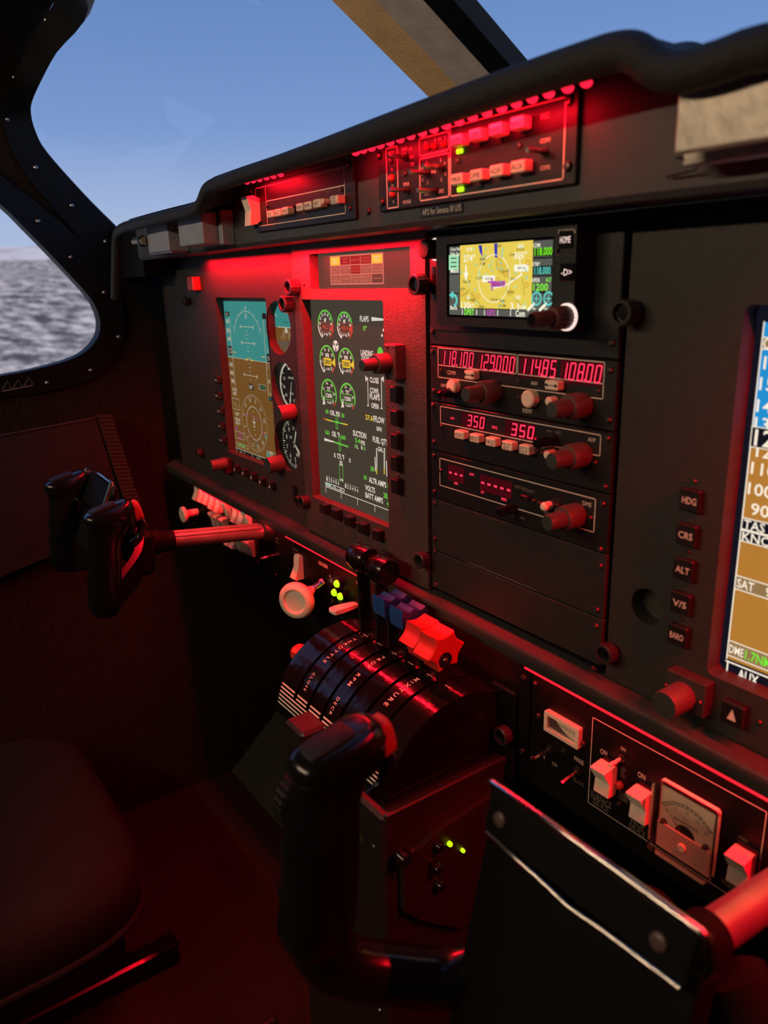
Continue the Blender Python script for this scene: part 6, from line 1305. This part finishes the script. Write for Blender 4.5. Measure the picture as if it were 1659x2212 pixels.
# ------------------------------------------------------------------ control yokes
def make_yoke(label, O, streaks, shaft_r, grips, sg, plate, Y0, drop):
    yk = thing('control_yoke', label, 'control yoke', O)
    d = V(0, -.993, .12).normalized(); u = V(0, .12, .993).normalized(); X = V(1, 0, 0)
    O = Vector(O); Wp = lambda x, s_, t: O + X * x + d * s_ + u * t
    G = O; Os = O - V(0, 0, drop); base = Os - d * abs((Y0 - Os.y) / d.y)
    sh = part('shaft', yk, lambda mb: mb.lathe(base, d, [(0, shaft_r), ((Os - base).length - .012, shaft_r)], 'steel_tube', 48), smooth=40)
    if streaks: part('shaft_streak', yk, lambda mb: [mb.tube([base + d * .012 + off, Os - d * .014 + off], .0012, 'steel_tube', 8) for off in [(X * math.cos(a) + u * math.sin(a)) * (shaft_r + .0002) for a in (math.radians(40), math.radians(75), math.radians(110), math.radians(145))]])  # added thin bars standing in for led reflection streaks on the tube
    part('collar', yk, lambda mb: mb.lathe(Os - d * .016, d, [(0, shaft_r * 1.28), (.012, shaft_r * 1.34), (.014, shaft_r * 1.5), (.030, shaft_r * 1.5), (.034, shaft_r * 1.1)], 'matte_black', 28))
    part('gland', yk, lambda mb: mb.lathe(base, d, [(-.004, shaft_r * 1.75), (.004, shaft_r * 1.7), (.010, shaft_r * 1.25)], 'soft_black', 28))
    # hub block
    def hub(mb):
        T_ = Matrix((( 1, 0, 0, Os.x), (0, d.y, u.y, Os.y), (0, d.z, u.z, Os.z), (0, 0, 0, 1))); mb.T = T_
        mb.box(-.030, .020, .008, .026, -.030, .016, 'matte_black', .005); mb.T = None
    part('hub', yk, hub, smooth=40); O = G
    def ring(c, a, b, n=20, e=2.6, ax=X, bx=d):
        o = []
        for k in range(n):
            q_ = 2 * math.pi * k / n; ca, sa = math.cos(q_), math.sin(q_)
            o.append(c + ax * a * math.copysign(abs(ca) ** (2 / e), ca) + bx * b * math.copysign(abs(sa) ** (2 / e), sa))
        return o
    for gx, gk, fat, dt in grips:
        sgn = -1 if gx < 0 else 1; k = gk
        def body(mb):
            st = [(-.062, .0105, .0100, 0), (-.056, .0135, .0150, 0), (-.045, .0142, .0165, 0), (-.034, .0140, .0158, -.0006), (-.022, .0140, .0170, 0), (-.010, .0136, .0156, -.0006), (.004, .0138, .0168, 0), (.016, .0136, .0156, -.0004), (.028, .0138, .0175, -.001), (.038, .0142, .0200, -.003), (.046, .0146, .0235, -.005)]
            mb.loft([ring(Wp(gx, sg + o_ + (fat - 1) * .006, t * k + dt * (1 if t < 0 else .6)), a * k * ft, b * k * ft) for t, a, b, o_ in st for ft in [1 + (fat - 1) * (1 - min(1, max(0, (t - .010) / .030)))]], 'gloss_black')
        gp_ = part('grip', yk, body, smooth=60)
        tilt = (u * .94 - d * -.0)
        hx = d * .94 - u * .34; hu = u * .94 + d * .34
        hc = Wp(gx, sg - .006 * k, .052 * k + dt * .6)
        def head(mb):
            mb.loft([[hc + hu * t * k + q_ for q_ in [p - Vector((0, 0, 0)) for p in ring(V(0, 0, 0), a * k, b * k, 24, 3.2, X, hx)]] for t, a, b in ((-.014, .0125, .0235), (-.008, .0150, .0270), (.004, .0155, .0285), (.009, .0150, .0280), (.0125, .0125, .0250), (.0135, .0100, .0210))], 'gloss_black')
        hd_ = part('grip_head', yk, head, smooth=50)
        part('thumb_pad', hd_, lambda mb: mb.loft([[hc + hx * .004 * k + hu * t * k + q_ for q_ in ring(V(0, 0, 0), a * k, b * k, 16, 6, X, hx)] for t, a, b in ((.0128, .0088, .0150), (.0150, .0086, .0148), (.0156, .0076, .0138))], 'soft_black'), smooth=50)
        part('head_seam', hd_, lambda mb: mb.loft([[hc + hu * t * k + q_ for q_ in ring(V(0, 0, 0), .0159 * k, .0290 * k, 24, 3.2, X, hx)] for t in (.0012, .0026)], 'frame_black'), smooth=50)
        part('push_to_talk', hd_, lambda mb: mb.loft([[hc - hx * (.0285 + t) * k - hu * .004 * k + q_ for q_ in ring(V(0, 0, 0), a * k, b * k, 16, 3, X, hu)] for t, a, b in ((-.004, .0085, .0125), (.004, .0085, .0125), (.0058, .006, .010))], 'red_plastic'), smooth=50)
        part('trigger_guard', hd_, lambda mb: mb.tube([hc - hx * .028 * k - hu * .012 * k, hc - hx * .030 * k - hu * .022 * k, hc - hx * .022 * k - hu * .036 * k, hc - hx * .012 * k - hu * .040 * k], [.0055 * k, .0050 * k, .0045 * k, .005 * k], 'gloss_black', 10), smooth=60)
        # arm from the foot of the grip to the hub
        path = [Wp(gx, sg, -.040 * k + dt), Wp(gx, sg - .001, -.060 * k + dt), Wp(gx * .97, sg - .010, -.078 * k + dt), Wp(gx * .89, sg * .66, -.089 * k + dt), Wp(gx * .74, sg * .30, -.094 * k + dt), Wp(gx * .42, -.004, -.066 * k), Wp(gx * .15, -.004, -.015)]
        if streaks:
            wb = smooth_path([Wp(gx, sg - .004, -.052 * k), Wp(gx * .80, sg * .80, -.046 * k), Wp(gx * .45, sg * .42, -.026 * k), Wp(gx * .1, .020, -.006)], 4)
            part('arm', yk, lambda mb: mb.loft([[p + u * h_ + d * .004, p + u * h_ - d * .004, p - u * h_ - d * .004, p - u * h_ + d * .004] for i_, p in enumerate(wb) for h_ in [.010 + .008 * i_ / len(wb)]], 'gloss_black'), smooth=30)
        else: part('arm', yk, lambda mb: mb.tube(smooth_path(path, 4), .0150 * k * fat, 'gloss_black' if gx < 0 else 'matte_black', 16, flat=.85), smooth=60)
    # clip-on chart holder on the hub
    tl, tr, bl, ch = plate
    ex = (tr - tl); wd = ex.length; ex = ex.normalized(); dn = (bl - tl); dn = (dn - ex * dn.dot(ex)); hgt = dn.length; dn = dn.normalized(); nn = ex.cross(dn).normalized()
    if nn.y > 0: nn = -nn
    def slab(mb, a0, a1, b0, b1, n0, n1, m, c_=.0008):
        mb.T = Matrix(((ex.x, dn.x, nn.x, tl.x), (ex.y, dn.y, nn.y, tl.y), (ex.z, dn.z, nn.z, tl.z), (0, 0, 0, 1))); mb.box(a0, a1, b0, b1, n0, n1, m, c_); mb.T = None
    cbd = part('chart_board', yk, lambda mb: slab(mb, 0.000, wd, .004, hgt, -.005, -.001, 'matte_black', .001), smooth=0)
    clip = part('clip_plate', yk, lambda mb: slab(mb, .001, wd - .001, .001, ch, -.001, .0045, 'matte_black', .002), smooth=0)
    f_ = lambda a, b, n_: tl + ex * a + dn * b + nn * n_
    part('clip_edge', clip, lambda mb: mb.tube([f_(-.001, .006, .001), f_(.0, .001, .003), f_(.002, 0, .004), f_(wd * .5, -.0005, .0045), f_(wd - .002, 0, .004), f_(wd, .001, .003), f_(wd + .001, .008, .001)], .0018, 'chrome', 10), smooth=60)
    part('clip_edge', clip, lambda mb: mb.tube([f_(.004, ch, .0040), f_(wd * .35, ch + .0012, .0045), f_(wd * .5, ch + .0028, .0045), f_(wd * .65, ch + .0012, .0045), f_(wd - .004, ch, .004)], .0013, 'chrome', 10), smooth=60)
    for a in (.10, .86)[:1 if streaks else 2]: part('clip_screw', clip, lambda mb: mb.lathe(f_(wd * a, ch * .55, .0045), nn, [(0, .0036), (.0012, .0034), (.0018, .002)], 'knob', 16))
    if streaks:
        for a_ in (0, wd): part('clip_edge', clip, lambda mb: mb.tube([f_(a_, 0, .004), f_(a_, ch, .004)], .0022, 'chrome', 10), smooth=60)
    part('end_tab', clip, lambda mb: mb.tube([f_(wd, .002, .002), f_(wd + .003, .010, .001), f_(wd + .001, .017, .001)], .0020, 'chrome', 8))
    return yk
mat('steel_tube', (.50, .46, .44), .36, metal=.75)
# copilot yoke (near) and pilot yoke (far)
tl = atX(1070, 1684, .2405); tr = atX(1542, 2012, .350)
yy_ = (tl.y + tr.y) / 2; tl = V(.2405, yy_, (tl.z + tr.z) / 2); tr = V(.350, yy_, tl.z)
bl = atX(958, 2240, .2405)
make_yoke('near black control yoke in front of the copilot with a chart clip', (.327, -.132, .542), False, .0090, ((-.121, .80, 1.35, -.011), (.105, .80, 1.35, -.011)), .097, (tl, tr, bl, .024), 0, .016)
tl2 = V(-.378, -.165, .604); tr2 = V(-.292, -.165, .604); bl2 = V(-.378, -.198, .535)
make_yoke('far black control yoke in front of the pilot with a bright red lit shaft', (-.300, -.128, .542), True, .0086, ((-.070, .80, 1.1, 0), (.078, .80, 1.1, 0)), .075, (tl2, tr2, bl2, .034), 0, .008)

# ------------------------------------------------------------------ map pocket on the left wall
mp = thing('map_pocket', 'dark vinyl map pocket on the left wall with a ribbed front edge band', 'map pocket', (-.61, -.25, .44))
PK = -.600
def pocket(mb):
    rows = []
    for i in range(9):
        v = i / 8; row = []
        for j in range(13):
            w_ = j / 12; y = -.46 + (.46 - .10 + .028 * v) * w_ ; z = (.602 + .022 * w_) * (1 - v) + (.385 + .085 * w_) * v
            row.append(V(PK + .014 * math.sin(math.pi * (1 - v) * .5) + .006 * math.sin(math.pi * w_), y, z))
        rows.append(row)
    for a, b in zip(rows, rows[1:]): mb.strip(a, b, 'vinyl')
    mb.strip([p + V(-.012, 0, 0) for p in rows[0]], rows[0], 'vinyl'); mb.strip([p + V(-.03, 0, 0) for p in rows[-1]], rows[-1], 'vinyl')
    mb.strip([r[-1] + V(-.012, 0, 0) for r in rows], [r[-1] for r in rows], 'vinyl')
part('pocket_front', mp, pocket, smooth=60)
part('top_welt', mp, lambda mb: mb.tube([V(PK + .014 + .006 * math.sin(math.pi * j / 12), -.46 + .36 * j / 12, .602 + .022 * j / 12) for j in range(13)], .0016, 'vinyl', 8))
def band(mb):
    n = 30
    for i in range(n):
        v0, v1 = i / n, (i + .72) / n
        a = V(PK + .012, -.098 + .030 * v0, .628 - .165 * v0); b = V(PK + .012, -.098 + .030 * v1, .628 - .165 * v1)
        mb.loft([[a, a + V(0, .019, -.002), a + V(.004, .019, -.002), a + V(.004, 0, 0)], [b, b + V(0, .019, -.002), b + V(.004, .019, -.002), b + V(.004, 0, 0)]], 'webbing')
    a = V(PK + .010, -.098, .628); b = V(PK + .010, -.068, .463); mb.loft([[a, a + V(0, .019, -.002), a + V(.003, .019, -.002), a + V(.003, 0, 0)], [b, b + V(0, .019, -.002), b + V(.003, .019, -.002), b + V(.003, 0, 0)]], 'webbing')
part('ribbed_band', mp, band, smooth=0)

# ------------------------------------------------------------------ pilot seat and footwell
st = thing('pilot_chair', 'dark upholstered pilot seat cushion at the lower left', 'seat', (-.42, -.40, 0))
def cushion(mb):
    def rr(cx, cy, a, b, z, e=5, n=36):
        o = []
        for k in range(n):
            q_ = 2 * math.pi * k / n; ca, sa = math.cos(q_), math.sin(q_); o.append(V(cx + a * math.copysign(abs(ca) ** (2 / e), ca), cy + b * math.copysign(abs(sa) ** (2 / e), sa), z))
        return o
    mb.loft([rr(-.425, -.42, .180, .22, .115), rr(-.425, -.42, .192, .232, .130), rr(-.425, -.42, .195, .236, .165), rr(-.425, -.42, .188, .228, .19), rr(-.425, -.42, .16, .20, .203)], 'seat')
part('cushion', st, cushion, smooth=60)
part('cushion_piping', st, lambda mb: mb.tube([V(-.425 + .193 * math.copysign(abs(math.cos(a)) ** .4, math.cos(a)), -.42 + .234 * math.copysign(abs(math.sin(a)) ** .4, math.sin(a)), .130) for a in [2 * math.pi * k / 40 for k in range(41)]], .004, 'seat', 8, caps=False))
part('backrest', st, lambda mb: mb.loft([[V(x, y0 + dy, z) for x, dy in ((-.60, 0), (-.25, 0), (-.25, .07), (-.60, .07))] for y0, z in ((-.70, .16), (-.72, .35), (-.77, .60), (-.80, .72))], 'seat'), smooth=30)
part('seat_base', st, lambda mb: mb.box(-.57, -.28, -.62, -.22, .03, .115, 'soft_black', .02), smooth=0)
for x in (-.54, -.31): part('seat_rail', st, lambda mb: mb.box(x - .012, x + .012, -.75, -.16, 0, .03, 'gloss_black', .003), smooth=0)

# ------------------------------------------------------------------ cabin lamp behind the camera (its light is set at the top)
lp = thing('cabin_light', 'slim warm strip light on the cabin ceiling behind the camera', 'ceiling light', (.02, -1.03, 1.117))
part('housing', lp, lambda mb: mb.box(-.50, .54, -1.07, -1.025, 1.120, 1.16, 'soft_black', .004), smooth=0)
part('diffuser', lp, lambda mb: mb.box(-.49, .53, -1.06, -1.035, 1.117, 1.121, 'ring_white'), smooth=0)
for o in bpy.data.objects:
    if '_p' in o: del o['_p']
